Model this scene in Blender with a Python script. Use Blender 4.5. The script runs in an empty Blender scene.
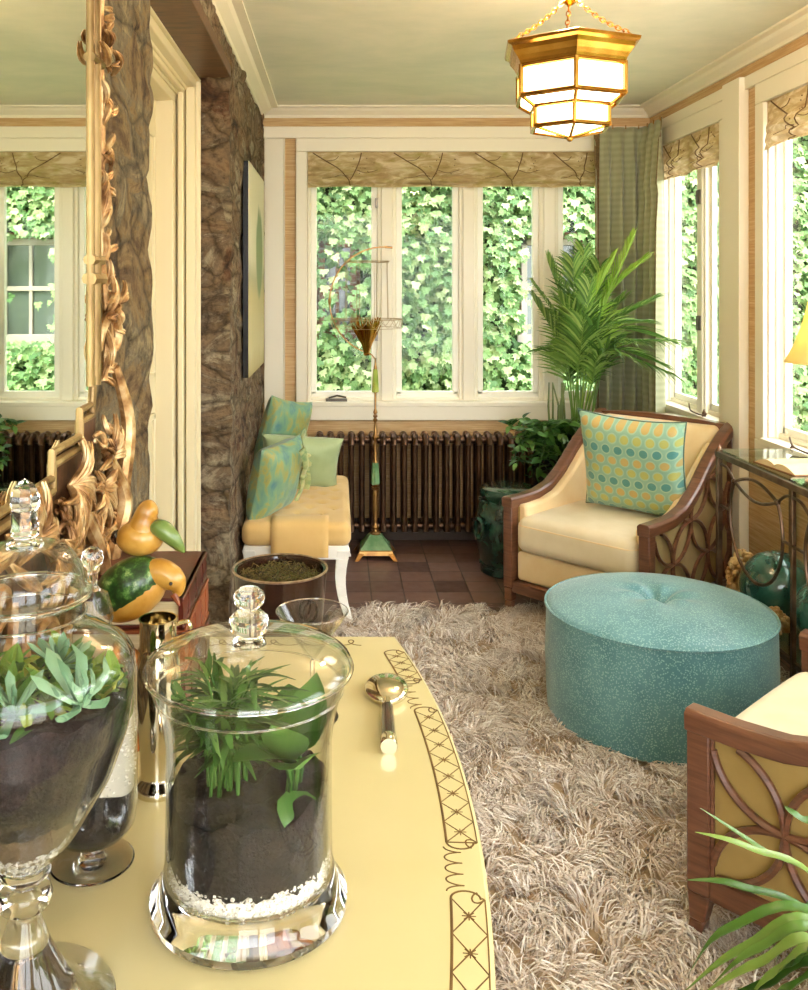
import bpy, math, random
from math import sin, cos, pi, sqrt, atan2
from mathutils import Vector, Matrix, noise
random.seed(7)
F = 920.0; VX = 338.0; VY = 285.0; CH = 1.42     # focal length in pixels, vanishing point, eye height
COL = bpy.context.scene.collection

# ------------------------------------------------------------------ mesh builder
class MB:
    def __init__(s): s.v = []; s.f = []; s.mi = []; s.cur = 0
    def add(s, vs, fs, M=None):
        b = len(s.v)
        if M is not None: vs = [M @ Vector(v) for v in vs]
        s.v.extend([tuple(v) for v in vs])
        for f in fs: s.f.append([b + i for i in f]); s.mi.append(s.cur)
        return s
    def box(s, x0, x1, y0, y1, z0, z1, M=None):
        vs = [(x0,y0,z0),(x1,y0,z0),(x1,y1,z0),(x0,y1,z0),(x0,y0,z1),(x1,y0,z1),(x1,y1,z1),(x0,y1,z1)]
        return s.add(vs, [(0,3,2,1),(4,5,6,7),(0,1,5,4),(1,2,6,5),(2,3,7,6),(3,0,4,7)], M)
    def hexa(s, a, b, M=None):           # a, b: two quads (bottom, top) of 4 points
        return s.add(list(a)+list(b), [(0,3,2,1),(4,5,6,7),(0,1,5,4),(1,2,6,5),(2,3,7,6),(3,0,4,7)], M)
    def lathe(s, prof, n=32, M=None, caps=True, ph=0.0, squash=(1,1)):
        vs = []; fs = []
        for r, z in prof:
            for k in range(n):
                a = ph + 2*pi*k/n
                vs.append((r*cos(a)*squash[0], r*sin(a)*squash[1], z))
        m = len(prof)
        for i in range(m-1):
            for k in range(n):
                k2 = (k+1) % n
                fs.append((i*n+k, i*n+k2, (i+1)*n+k2, (i+1)*n+k))
        if caps:
            if prof[0][0] > 1e-5: fs.append(tuple(reversed(range(n))))
            if prof[-1][0] > 1e-5: fs.append(tuple(range((m-1)*n, m*n)))
        return s.add(vs, fs, M)
    def tube(s, pts, r, n=8, closed=False, M=None, flat=None, up=None):
        pts = [Vector(p) for p in pts]; m = len(pts)
        rr = r if isinstance(r, (list, tuple)) else [r]*m
        T = []
        for i in range(m):
            if closed: t = pts[(i+1) % m] - pts[(i-1) % m]
            else: t = pts[min(i+1, m-1)] - pts[max(i-1, 0)]
            T.append(t.normalized() if t.length > 1e-9 else Vector((0,0,1)))
        if up is not None: u = Vector(up)
        else:
            u = Vector((0,0,1)) if abs(T[0].z) < .9 else Vector((1,0,0))
        vs = []; fs = []
        for i in range(m):
            if up is not None: u = Vector(up)
            u = (u - T[i]*u.dot(T[i]))
            u = u.normalized() if u.length > 1e-6 else T[i].orthogonal().normalized()
            w = T[i].cross(u)
            fa, fb = flat if flat else (1, 1)
            for k in range(n):
                a = 2*pi*k/n
                vs.append(pts[i] + u*(cos(a)*rr[i]*fa) + w*(sin(a)*rr[i]*fb))
        for i in range(m if closed else m-1):
            j = (i+1) % m
            for k in range(n):
                k2 = (k+1) % n
                fs.append((i*n+k, i*n+k2, j*n+k2, j*n+k))
        if not closed:
            fs.append(tuple(reversed(range(n)))); fs.append(tuple(range((m-1)*n, m*n)))
        return s.add(vs, fs, M)
    def ball(s, c, r, n=16, M=None, sc=(1,1,1)):
        T = Matrix.Translation(Vector(c)) @ Matrix.Diagonal((sc[0], sc[1], sc[2], 1))
        if M is not None: T = M @ T
        h = max(4, n//2)
        prof = [(max(1e-6, r*sin(pi*i/h)), -r*cos(pi*i/h)) for i in range(h+1)]
        return s.lathe(prof, n, T, caps=False)
    def rbox(s, sx, sy, sz, r, n=8, fn=None, M=None, nx=None, ny=None, nz=None):
        h = (sx/2, sy/2, sz/2); N = (nx or n, ny or n, nz or max(2, n//2))
        def axis(k):
            H = h[k]; e = [-H, -H+r*.15, -H+r*.45, -H+r*.8]
            inner = [-H+r + (2*H-2*r)*i/N[k] for i in range(N[k]+1)]
            return e + inner + [-x for x in reversed(e)]
        A = [axis(0), axis(1), axis(2)]
        idx = {}; vs = []; fs = []
        def vert(p):
            key = tuple(round(c, 6) for c in p)
            if key in idx: return idx[key]
            q = [max(-h[i]+r, min(h[i]-r, p[i])) for i in range(3)]
            d = Vector([p[i]-q[i] for i in range(3)])
            if d.length > 1e-9: d = d.normalized()*r
            o = Vector(q) + d
            if fn: o = Vector(fn(o))
            idx[key] = len(vs); vs.append(o); return idx[key]
        for ax in range(3):
            b, c = (ax+1) % 3, (ax+2) % 3
            for sgn in (-1, 1):
                for i in range(len(A[b])-1):
                    for j in range(len(A[c])-1):
                        q = []
                        for (ii, jj) in ((i,j),(i+1,j),(i+1,j+1),(i,j+1)):
                            p = [0,0,0]; p[ax] = sgn*h[ax]; p[b] = A[b][ii]; p[c] = A[c][jj]
                            q.append(vert(p))
                        if sgn < 0: q.reverse()
                        if len(set(q)) >= 3: fs.append(tuple(dict.fromkeys(q)))
        return s.add(vs, fs, M)
    def grid(s, fn, nu, nv, M=None, closeu=False):
        vs = [fn(i/nu, j/nv) for i in range(nu+1) for j in range(nv+1)]
        fs = [(i*(nv+1)+j, (i+1)*(nv+1)+j, (i+1)*(nv+1)+j+1, i*(nv+1)+j+1) for i in range(nu) for j in range(nv)]
        return s.add(vs, fs, M)
    def prism(s, poly, a0, a1, axis='z', M=None):
        def P(p, a):
            return {'z': (p[0], p[1], a), 'x': (a, p[0], p[1]), 'y': (p[0], a, p[1])}[axis]
        n = len(poly); vs = [P(p, a0) for p in poly] + [P(p, a1) for p in poly]
        fs = [tuple(reversed(range(n))), tuple(range(n, 2*n))] + [(i, (i+1) % n, n+(i+1) % n, n+i) for i in range(n)]
        return s.add(vs, fs, M)
    def build(s, name, mats, parent=None, smooth=True, bevel=0, solid=0, sub=0, angle=40):
        me = bpy.data.meshes.new(name); me.from_pydata(s.v, [], s.f)
        if not isinstance(mats, (list, tuple)): mats = [mats]
        for m in mats: me.materials.append(m)
        if len(mats) > 1: me.polygons.foreach_set('material_index', s.mi)
        me.validate(); 
        import bmesh
        bm = bmesh.new(); bm.from_mesh(me)
        if not solid and len(s.f) < 60000: bmesh.ops.recalc_face_normals(bm, faces=bm.faces)
        if smooth:
            ca = math.radians(angle)
            for f in bm.faces: f.smooth = True
            for e in bm.edges:
                if len(e.link_faces) == 2 and e.calc_face_angle(0) > ca: e.smooth = False
        bm.to_mesh(me); bm.free()
        o = bpy.data.objects.new(name, me); COL.objects.link(o)
        if parent is not None: o.parent = parent
        if solid:
            m = o.modifiers.new('s', 'SOLIDIFY'); m.thickness = solid; m.offset = 0
        if bevel:
            m = o.modifiers.new('b', 'BEVEL'); m.width = bevel; m.segments = 2; m.limit_method = 'ANGLE'; m.angle_limit = math.radians(35)
        if sub:
            m = o.modifiers.new('ss', 'SUBSURF'); m.levels = sub; m.render_levels = sub
        return o

def thing(name, label, cat, loc=(0,0,0), rotz=0.0, group=None):
    o = bpy.data.objects.new(name, None); COL.objects.link(o)
    o.empty_display_size = .05
    o.location = loc; o.rotation_euler = (0, 0, rotz); o['label'] = label; o['category'] = cat
    if group: o['group'] = group
    return o
def tag(o, label, cat, group=None, kind=None):
    o['label'] = label; o['category'] = cat
    if group: o['group'] = group
    if kind: o['kind'] = kind
    return o
def struct(o): o['kind'] = 'structure'; return o
def sthing(name, loc=(0,0,0)):
    o = bpy.data.objects.new(name, None); COL.objects.link(o); o.location = loc; o['kind'] = 'structure'; o.empty_display_size = .05
    return o
def plab(o, l): o['label'] = l; return o
def dup(root, loc, rotz, label=None, group=None):
    r = root.copy(); COL.objects.link(r); r.location = loc; r.rotation_euler = (0, 0, rotz)
    if label: r['label'] = label
    if group: r['group'] = group
    for ch in list(root.children):
        c = ch.copy(); COL.objects.link(c); c.parent = r
        for g in ch.children:
            d = g.copy(); COL.objects.link(d); d.parent = c
    return r
def T(x, y, z): return Matrix.Translation((x, y, z))
def R(deg, ax): return Matrix.Rotation(math.radians(deg), 4, ax)
def bez(P, n):                          # smooth curve through points (Catmull-Rom)
    P = [Vector(p) for p in P]; out = []
    for i in range(len(P)-1):
        p0 = P[max(i-1, 0)]; p1 = P[i]; p2 = P[i+1]; p3 = P[min(i+2, len(P)-1)]
        for k in range(n):
            t = k/n
            out.append(.5*((2*p1) + (p2-p0)*t + (2*p0-5*p1+4*p2-p3)*t*t + (3*p1-p0-3*p2+p3)*t**3))
    out.append(P[-1]); return out
def lerp(a, b, t): return a + (b-a)*t
def interp(tab, x):
    if x <= tab[0][0]: return tab[0][1]
    for (a, b), (c, d) in zip(tab, tab[1:]):
        if x <= c: return b + (d-b)*(x-a)/(c-a)
    return tab[-1][1]

# ------------------------------------------------------------------ materials
def lin(h):
    h = h.lstrip('#'); o = []
    for i in (0, 2, 4):
        c = int(h[i:i+2], 16)/255; o.append(c/12.92 if c <= .04045 else ((c+.055)/1.055)**2.4)
    return (o[0], o[1], o[2], 1)
class NT:
    def __init__(s, name):
        s.m = bpy.data.materials.new(name); s.m.use_nodes = True; s.t = s.m.node_tree; s.t.nodes.clear()
        s.out = s.t.nodes.new('ShaderNodeOutputMaterial')
    def n(s, ty, **k):
        o = s.t.nodes.new(ty)
        for a, b in k.items():
            if a.startswith('i_'):
                key = a[2:].replace('_', ' '); o.inputs[key].default_value = b
            else: setattr(o, a, b)
        return o
    def l(s, a, b): s.t.links.new(a, b)
    def math(s, op, a, b=None, clamp=False):
        o = s.t.nodes.new('ShaderNodeMath'); o.operation = op; o.use_clamp = clamp
        for i, x in enumerate((a, b)):
            if x is None: continue
            if isinstance(x, (int, float)): o.inputs[i].default_value = x
            else: s.l(x, o.inputs[i])
        return o.outputs[0]
    def mix(s, fac, a, b, mode='MIX'):
        o = s.t.nodes.new('ShaderNodeMix'); o.data_type = 'RGBA'; o.blend_type = mode
        for i, x in ((0, fac), (6, a), (7, b)):
            if isinstance(x, (int, float)): o.inputs[i].default_value = x
            elif isinstance(x, (tuple, list)): o.inputs[i].default_value = x
            else: s.l(x, o.inputs[i])
        return o.outputs[2]
    def coord(s, scale=(1,1,1), which='Object', rot=(0,0,0)):
        tc = s.n('ShaderNodeTexCoord'); mp = s.n('ShaderNodeMapping'); mp.inputs['Scale'].default_value = scale
        mp.inputs['Rotation'].default_value = rot
        s.l(tc.outputs[which], mp.inputs[0]); return mp.outputs[0]
    def noise(s, vec, scale=5, detail=4, rough=.55, dist=0):
        o = s.n('ShaderNodeTexNoise'); o.inputs['Scale'].default_value = scale; o.inputs['Detail'].default_value = detail
        o.inputs['Roughness'].default_value = rough; o.inputs['Distortion'].default_value = dist; s.l(vec, o.inputs['Vector']); return o.outputs[0]
    def voro(s, vec, scale=5, feat='F1', out='Distance', rnd=1):
        o = s.n('ShaderNodeTexVoronoi'); o.feature = feat; o.inputs['Scale'].default_value = scale; o.inputs['Randomness'].default_value = rnd
        s.l(vec, o.inputs['Vector']); return o.outputs[out]
    def ramp(s, fac, stops):
        o = s.n('ShaderNodeValToRGB'); e = o.color_ramp.elements
        while len(e) > 1: e.remove(e[-1])
        e[0].position = stops[0][0]; e[0].color = stops[0][1]
        for p, c in stops[1:]:
            x = e.new(p); x.color = c
        s.l(fac, o.inputs[0]); return o.outputs[0]
    def bump(s, h, strength=.3, dist=.01):
        o = s.n('ShaderNodeBump'); o.inputs['Strength'].default_value = strength; o.inputs['Distance'].default_value = dist
        s.l(h, o.inputs['Height']); return o.outputs[0]
    def princ(s, col, rough=.5, metal=0, nrm=None, **k):
        p = s.n('ShaderNodeBsdfPrincipled')
        for key, x in (('Base Color', col), ('Roughness', rough), ('Metallic', metal)):
            if isinstance(x, (int, float, tuple)): p.inputs[key].default_value = x
            else: s.l(x, p.inputs[key])
        if nrm is not None: s.l(nrm, p.inputs['Normal'])
        for a, b in k.items(): p.inputs[a.replace('_', ' ')].default_value = b
        return p.outputs[0]
    def done(s, sh): s.l(sh, s.out.inputs[0]); return s.m
def mat(name, c1, c2=None, rough=.5, metal=0, ns=6, stretch=(1,1,1), bump=0, bs=60, bd=.003, lo=.35, hi=.65, c3=None, **k):
    t = NT(name); v = t.coord(stretch)
    if c2:
        st = [(lo, lin(c1)), (hi, lin(c2))]
        if c3: st = [(lo, lin(c1)), ((lo+hi)/2, lin(c2)), (hi, lin(c3))]
        col = t.ramp(t.noise(v, ns), st)
    else: col = lin(c1)
    nr = t.bump(t.noise(v, bs, 3), bump, bd) if bump else None
    return t.done(t.princ(col, rough, metal, nr, **k))
def m_island(name, cols, rough=.5, sat=0, trans=0, bump=0, nsc=0, **k):     # leaves, strands: tone per piece
    t = NT(name); g = t.n('ShaderNodeNewGeometry')
    n = len(cols); col = t.ramp(g.outputs['Random Per Island'], [(i/(n-1), lin(c)) for i, c in enumerate(cols)])
    if nsc: col = t.mix(t.math('MULTIPLY', t.noise(t.coord(), nsc, 3), nsc and .9), col, lin(cols[0]))
    p = t.princ(col, rough, 0, None, **k)
    if trans:
        tr = t.n('ShaderNodeBsdfTranslucent'); t.l(col, tr.inputs[0])
        mx = t.n('ShaderNodeMixShader'); mx.inputs[0].default_value = trans; t.l(p, mx.inputs[1]); t.l(tr.outputs[0], mx.inputs[2]); p = mx.outputs[0]
    return t.done(p)
def m_shell(name, tint=(1,1,1,1), edge=(.72,.76,.72,1), ior=1.45, refl=1.0, rough=.0, base=.02):
    t = NT(name)
    lw = t.n('ShaderNodeLayerWeight'); lw.inputs[0].default_value = .35
    f3 = t.math('POWER', lw.outputs['Facing'], 2.5)
    tr = t.n('ShaderNodeBsdfTransparent'); t.l(t.mix(f3, tint, edge), tr.inputs[0])
    gl = t.n('ShaderNodeBsdfGlossy'); gl.inputs['Roughness'].default_value = rough
    l2 = t.n('ShaderNodeLayerWeight'); l2.inputs[0].default_value = .5
    fac = t.math('MULTIPLY', t.math('ADD', t.math('MULTIPLY', t.math('POWER', l2.outputs['Facing'], 4.2), .9), base), refl, True)
    mx = t.n('ShaderNodeMixShader'); t.l(fac, mx.inputs[0]); t.l(tr.outputs[0], mx.inputs[1]); t.l(gl.outputs[0], mx.inputs[2])
    return t.done(mx.outputs[0])
def m_glass(name, col=(1,1,1,1), rough=0.0, ior=1.5):
    t = NT(name); g = t.n('ShaderNodeBsdfGlass'); g.inputs[0].default_value = col; g.inputs['Roughness'].default_value = rough; g.inputs['IOR'].default_value = ior
    return t.done(g.outputs[0])
def m_cloth(name, c1, c2=None, ns=4, thread=900, trans=.0, rough=.9, bump=.15, ramp=None, stretch=(1,1,1), sheen=.2):
    t = NT(name); v = t.coord(); vs = t.coord(stretch)
    col = lin(c1)
    if ramp: col = t.ramp(t.noise(vs, ns, 3, .6, .6), [(p, lin(c)) for p, c in ramp])
    elif c2: col = t.ramp(t.noise(vs, ns, 4), [(.35, lin(c1)), (.65, lin(c2))])
    w = t.noise(v, thread, 1)
    p = t.princ(col, rough, 0, t.bump(w, bump, .002), Sheen_Weight=sheen)
    if trans:
        tr = t.n('ShaderNodeBsdfTranslucent')
        if isinstance(col, tuple): tr.inputs[0].default_value = col
        else: t.l(col, tr.inputs[0])
        mx = t.n('ShaderNodeMixShader'); mx.inputs[0].default_value = trans; t.l(p, mx.inputs[1]); t.l(tr.outputs[0], mx.inputs[2]); p = mx.outputs[0]
    return t.done(p)

def m_wood(name, c1, c2, rough=.35, ax=(1,1,14), ns=6, coat=.2):
    t = NT(name); v = t.coord(ax)
    col = t.ramp(t.noise(v, ns, 5, .6, .4), [(.3, lin(c1)), (.7, lin(c2))])
    return t.done(t.princ(col, rough, 0, t.bump(t.noise(v, ns*4, 3), .08, .002), Coat_Weight=coat, Coat_Roughness=.2))

white = mat('cream_paint', '#efe7d3', rough=.45, bump=.03, bs=40)
white2 = mat('white_paint', '#f7f3e6', rough=.4)
benchwhite = mat('bench_paint', '#f4f1e8', rough=.35)

def m_ceiling():
    t = NT('ceiling_wash'); v = t.coord((1, 1.6, 1))
    a = t.noise(v, 1.1, 6, .65, .5); b = t.noise(v, 7, 4)
    col = t.ramp(t.math('ADD', t.math('MULTIPLY', a, .8), t.math('MULTIPLY', b, .2)), [(.3, lin('#ced2c2')), (.5, lin('#e0dfd0')), (.7, lin('#f0eadb'))])
    return t.done(t.princ(col, .7))
M_ceil = m_ceiling()
def m_grass():
    t = NT('grasscloth'); v = t.coord((3, 3, 90)); v2 = t.coord((1.5, 1.5, 6))
    a = t.noise(v, 2, 4, .6); b = t.noise(v2, 3, 4, .6, .5)
    col = t.ramp(a, [(.3, lin('#b3905e')), (.55, lin('#d0b384')), (.75, lin('#e4cfa8'))])
    col = t.mix(t.math('MULTIPLY', b, .6), col, lin('#b8895a'))
    return t.done(t.princ(col, .75, 0, t.bump(a, .3, .004)))
M_grass = m_grass()
def m_stone(name, cols, sc=1.0):
    t = NT(name); v = t.coord((1, 1, 1.7)); v1 = t.coord()
    cell = t.n('ShaderNodeTexVoronoi'); cell.inputs['Scale'].default_value = 4.2*sc; t.l(t.coord((1, 1, 1.7)), cell.inputs['Vector'])
    # warp the cells a little by adding noise to the lookup
    nn = t.n('ShaderNodeTexNoise'); nn.inputs['Scale'].default_value = 3; nn.inputs['Detail'].default_value = 5; t.l(v, nn.inputs['Vector'])
    mixv = t.n('ShaderNodeMix'); mixv.data_type = 'VECTOR'; mixv.inputs[0].default_value = .16; t.l(v, mixv.inputs[4]); t.l(nn.outputs['Color'], mixv.inputs[5])
    t.l(mixv.outputs[1], cell.inputs['Vector'])
    sep = t.n('ShaderNodeSeparateColor'); t.l(cell.outputs['Color'], sep.inputs[0])
    big = t.noise(v, 3.4, 9, .68, 1.1)
    fac = t.math('ADD', t.math('MULTIPLY', sep.outputs[0], .10), t.math('MULTIPLY', big, .92))
    col = t.ramp(fac, [(p, lin(c)) for p, c in cols])
    fine = t.noise(v1, 28, 8, .75)
    col = t.mix(t.math('MULTIPLY', t.math('SUBTRACT', fine, .42, True), 3.2, True), col, lin('#c4b494'), 'MIX') if False else col
    spk = t.ramp(fine, [(.36, (.3, .26, .22, 1)), (.50, (1, 1, 1, 1)), (.68, (1.25, 1.2, 1.1, 1))])
    col = t.mix(.8, col, spk, 'MULTIPLY')
    ve = t.n('ShaderNodeTexVoronoi'); ve.feature = 'DISTANCE_TO_EDGE'; ve.inputs['Scale'].default_value = 5.0*sc; t.l(mixv.outputs[1], ve.inputs['Vector'])
    crk = t.ramp(ve.outputs['Distance'], [(.0, (.22, .19, .16, 1)), (.035, (.7, .66, .6, 1)), (.09, (1, 1, 1, 1))])
    col = t.mix(.75, col, crk, 'MULTIPLY')
    h = t.math('ADD', t.math('ADD', t.math('MULTIPLY', fine, .8), t.math('MULTIPLY', big, 1.2)), t.math('MULTIPLY', t.math('MINIMUM', ve.outputs['Distance'], .12), 4))
    return t.done(t.princ(col, .85, 0, t.bump(h, 1.0, .04)))
M_stone = m_stone('rubble_stone', [(.30, '#2e2014'), (.40, '#6e5236'), (.48, '#9a7f56'), (.55, '#84765f'), (.62, '#b39f78'), (.70, '#8f8672'), (.80, '#a8652c')])
M_stone2 = m_stone('pier_stone', [(.30, '#33241a'), (.40, '#6b4a33'), (.48, '#937b5e'), (.55, '#7a6650'), (.62, '#b0a288'), (.70, '#8d8472'), (.80, '#a86436')], 1.1)
def m_tile():
    t = NT('quarry_tile'); v = t.coord()
    br = t.n('ShaderNodeTexBrick'); br.offset = 0; br.squash = 1
    br.inputs['Scale'].default_value = 1; br.inputs['Brick Width'].default_value = .152; br.inputs['Row Height'].default_value = .152
    br.inputs['Mortar Size'].default_value = .0035; br.inputs['Mortar Smooth'].default_value = .2; br.inputs['Bias'].default_value = 0
    br.inputs['Color1'].default_value = lin('#5e4038'); br.inputs['Color2'].default_value = lin('#8c6a5c'); br.inputs['Mortar'].default_value = lin('#3d322d')
    t.l(v, br.inputs['Vector'])
    col = t.mix(t.math('MULTIPLY', t.noise(v, 9, 5), .55), br.outputs['Color'], lin('#5b4a46'))
    h = t.math('SUBTRACT', t.math('MULTIPLY', t.noise(v, 14, 4), .3), br.outputs['Fac'])
    return t.done(t.princ(col, t.math('ADD', t.math('MULTIPLY', t.noise(v, 20, 3), .25), .22), 0, t.bump(h, .35, .004)))
M_tile = m_tile()
M_wood = m_wood('walnut', '#523020', '#7b5038', .3)
M_woodx = m_wood('beam_wood', '#3c2616', '#6b4426', .6, (2, 14, 14))
M_cream = m_cloth('cream_linen', '#e9cfa0', '#e3c491', 8, 700)
M_cream2 = m_cloth('cream_linen_seat', '#dfcfae', '#d6c49e', 8, 700)
M_olive = m_cloth('olive_panel_linen', '#a68a4c', '#9a7e42', 10, 700)
M_yellow = m_cloth('golden_linen', '#dcb877', '#d3ac68', 6, 700)
M_iron = mat('bronze_iron', '#5b4535', '#7a6250', .35, .8, ns=20)
M_rad = mat('radiator_bronze', '#4a3426', '#6a4d38', .3, .75, ns=14, bump=.05)
M_gilt = mat('gilt_leaf', '#6f4826', '#b58a58', .42, .55, ns=26, c3='#d9bf92', bump=.35, bs=90, bd=.003)
M_gilt2 = mat('gilt_rod', '#6f532d', '#ac9060', .42, .6, ns=22, stretch=(1,1,.3), bump=.1, bs=60)
M_brass = mat('brass', '#b8812f', '#d8a551', .22, 1, ns=12)
M_brassold = mat('aged_brass', '#8a6238', '#b58a4e', .35, .85, ns=18)
M_steel = mat('dark_metal', '#5c564e', None, .3, .9)
M_silver = mat('polished_silver', '#cfc4ab', '#e4dcc6', .07, 1, ns=5)
M_black = mat('black_ceramic', '#1c1a18', None, .25)
M_mirror = mat('mirror_silvering', '#e8eee0', None, .012, 1)
M_shell = m_shell('thin_glass', ior=1.45, refl=1.3)
M_pane = m_shell('window_glass', edge=(.9,.95,.92,1), ior=1.3, refl=.6, base=.012)
M_glass = m_glass('clear_glass')
M_onyx = mat('green_onyx', '#8a9f3c', '#b5bf62', .2, ns=14, Subsurface_Weight=.15)
M_jade = mat('jade_enamel', '#5d8a5c', '#86a97c', .25, ns=14)
M_soil = mat('potting_soil', '#0c0806', '#241811', .95, ns=60, bump=.9, bs=220, bd=.004)
M_soil2 = mat('brown_soil', '#4a3a28', '#6a563c', .95, ns=50, bump=.9, bs=220, bd=.004)
M_gravel = m_island('white_gravel', ['#b9b29f', '#dcd6c6', '#f3efe4', '#8f8777'], .7)
M_leafd = m_island('dark_leaf', ['#2a4d1c', '#3a6427', '#527d36', '#6f944a'], .35, trans=.25)
M_palm = m_island('palm_leaf', ['#3c5f26', '#557f34', '#7a9f48', '#a0b964'], .35, trans=.3)
M_palm2 = m_island('young_palm_leaf', ['#86ad3c', '#a3c650', '#bcd868'], .4, trans=.4)
M_ivy = m_island('ivy_leaf', ['#4a7040', '#678e53', '#83a668', '#a2bd80', '#c3d4a0'], .55, trans=.2)
M_hedge = m_island('hedge_leaf', ['#6c8c44', '#98b45c', '#bfd27a', '#e0e6a0'], .6, trans=.35)
M_succ = m_island('succulent_leaf', ['#3f6448', '#5b8260', '#7b9c78'], .4)
M_moss = m_island('moss', ['#345a1c', '#4f7a28', '#6f9434', '#8f9438'], .8, trans=.2)
M_twig = m_island('dry_moss', ['#241a0e', '#4a3a1a', '#6b5a2a', '#4d5420', '#8a7440'], .8)
M_strap = m_island('dracaena_leaf', ['#33581f', '#527c30', '#86a34e'], .3, trans=.2)
SKY, SUN, LANT, REAR, EXPO = 4.0, 2.5, 12.0, 2.0, 1.4
# ------------------------------------------------------------------ room shell
XL, XR, YB, ZC = -.41, 1.743, 5.14, 2.41
Y0 = -1.6
WZ0, WZ1 = .757, 2.163
struct(MB().box(-.9, 2.0, Y0-.1, YB+.18, -.1, 0).build('floor', M_tile, smooth=False))
struct(MB().box(-.9, 2.0, Y0-.1, YB+.18, ZC, ZC+.1).build('ceiling', M_ceil, smooth=False))
# back wall, one opening
BX0, BX1 = -.173, 1.50
b = MB(); b.box(-.75, BX0, YB, YB+.16, 0, ZC); b.box(BX1, XR+.09, YB, YB+.16, 0, ZC)
b.box(BX0, BX1, YB, YB+.16, 0, WZ0); b.box(BX0, BX1, YB, YB+.16, WZ1, ZC)
struct(b.build('wall_back', M_grass, smooth=False))
# right wall, openings along it
ops = [(4.165, 4.93), (1.25, 3.73), (-1.1, .95)]
b = MB(); ys = [Y0] + [q for o in sorted(ops) for q in o] + [YB]
for i in range(0, len(ys), 2): b.box(XR, XR+.09, ys[i], ys[i+1], 0, ZC)
for a, c in ops: b.box(XR, XR+.09, a, c, 0, WZ0+.03); b.box(XR, XR+.09, a, c, WZ1, ZC)
struct(b.build('wall_right', M_grass, smooth=False))
# wall behind the camera; wide unseen opening added to let in fill light
b = MB(); b.box(-.9, -.38, Y0-.1, Y0, 0, ZC); b.box(1.72, 2.0, Y0-.1, Y0, 0, ZC); b.box(-.38, 1.72, Y0-.1, Y0, 0, .25); b.box(-.38, 1.72, Y0-.1, Y0, 2.34, ZC); b.box(.62, .70, Y0-.1, Y0, .25, 2.34)
struct(b.build('wall_near', M_grass, smooth=False))

# rubble wall on the left
def rockvec(p, amp, seed=0.0):
    q = Vector((p[0]*3.4+seed, p[1]*3.4, p[2]*5.6))
    w = Vector((noise.noise(q*1.1+Vector((5,1,2))), noise.noise(q*1.1+Vector((9,4,7))), noise.noise(q*1.1+Vector((2,8,3)))))
    d, _ = noise.voronoi(q + w*.7)
    crack = min(1.0, (d[1]-d[0])*2.6)
    h = (crack-.75)*1.1 + .55*noise.fractal(Vector(p)*9+Vector((seed,0,0)), 1.0, 2.0, 4)
    j = Vector((noise.noise(Vector(p)*13), noise.noise(Vector(p)*13+Vector((4,4,4))), noise.noise(Vector(p)*13+Vector((8,2,1)))))
    return h*amp, j*amp*.6
def stone_block(b, x0, x1, y0, y1, z0, z1, res, amp, seed=0, faces=('+x', '-y', '+y', '-z')):
    idx = {}; vs = []; fs = []
    cx, cy, cz = (x0+x1)/2, (y0+y1)/2, (z0+z1)/2
    def vt(p, n):
        key = tuple(round(c, 5) for c in p)
        if key not in idx:
            h, j = rockvec(p, amp, seed)
            # outward: blend for edges
            o = Vector((1 if p[0] > x1-1e-4 else 0, (-1 if p[1] < y0+1e-4 else (1 if p[1] > y1-1e-4 else 0)), (-1 if p[2] < z0+1e-4 and z0 > .1 else 0)))
            k = Vector(p) + o*h + Vector((j.x*.4, j.y, j.z))
            if z0 <= .1 and p[2] < z0+1e-4: k.z = z0
            if p[2] > z1-1e-4: k.z = z1
            idx[key] = len(vs); vs.append(k)
        return idx[key]
    def ax(a, c): 
        n = max(1, round((c-a)/res)); return [a+(c-a)*i/n for i in range(n+1)]
    AX, AY, AZ = ax(x0, x1), ax(y0, y1), ax(z0, z1)
    def face(A, B, fn, flip):
        for i in range(len(A)-1):
            for j in range(len(B)-1):
                q = [vt(fn(A[i], B[j]), 0), vt(fn(A[i+1], B[j]), 0), vt(fn(A[i+1], B[j+1]), 0), vt(fn(A[i], B[j+1]), 0)]
                if flip: q.reverse()
                fs.append(tuple(q))
    if '+x' in faces: face(AY, AZ, lambda a, c: (x1, a, c), False)
    if '-y' in faces: face(AX, AZ, lambda a, c: (a, y0, c), False)
    if '+y' in faces: face(AX, AZ, lambda a, c: (a, y1, c), True)
    if '-z' in faces: face(AX, AY, lambda a, c: (a, c, z0), True)
    b.add(vs, fs)
DZ = 2.225
b = MB()
stone_block(b, -.75, XL-.005, 1.0, 2.05, 0, ZC, .016, .008, 3)
b.box(-.75, XL-.01, Y0, 1.02, 0, ZC)
b.cur = 1; stone_block(b, -.75, XL-.006, 3.57, YB, 0, ZC, .018, .012, 11)
stone_block(b, -.75, XL-.006, 2.03, 3.60, DZ, ZC, .03, .010, 17)
b.box(-.90, -.745, Y0, YB, 0, ZC)
wl = struct(b.build('wall_left', [M_stone, M_stone2]))
# dark timber lintel under the stone over the doorway
struct(MB().box(-.74, XL+.004, 1.98, 3.50, DZ-.015, DZ+.03).build('trim_1', M_woodx, bevel=.004))
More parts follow.
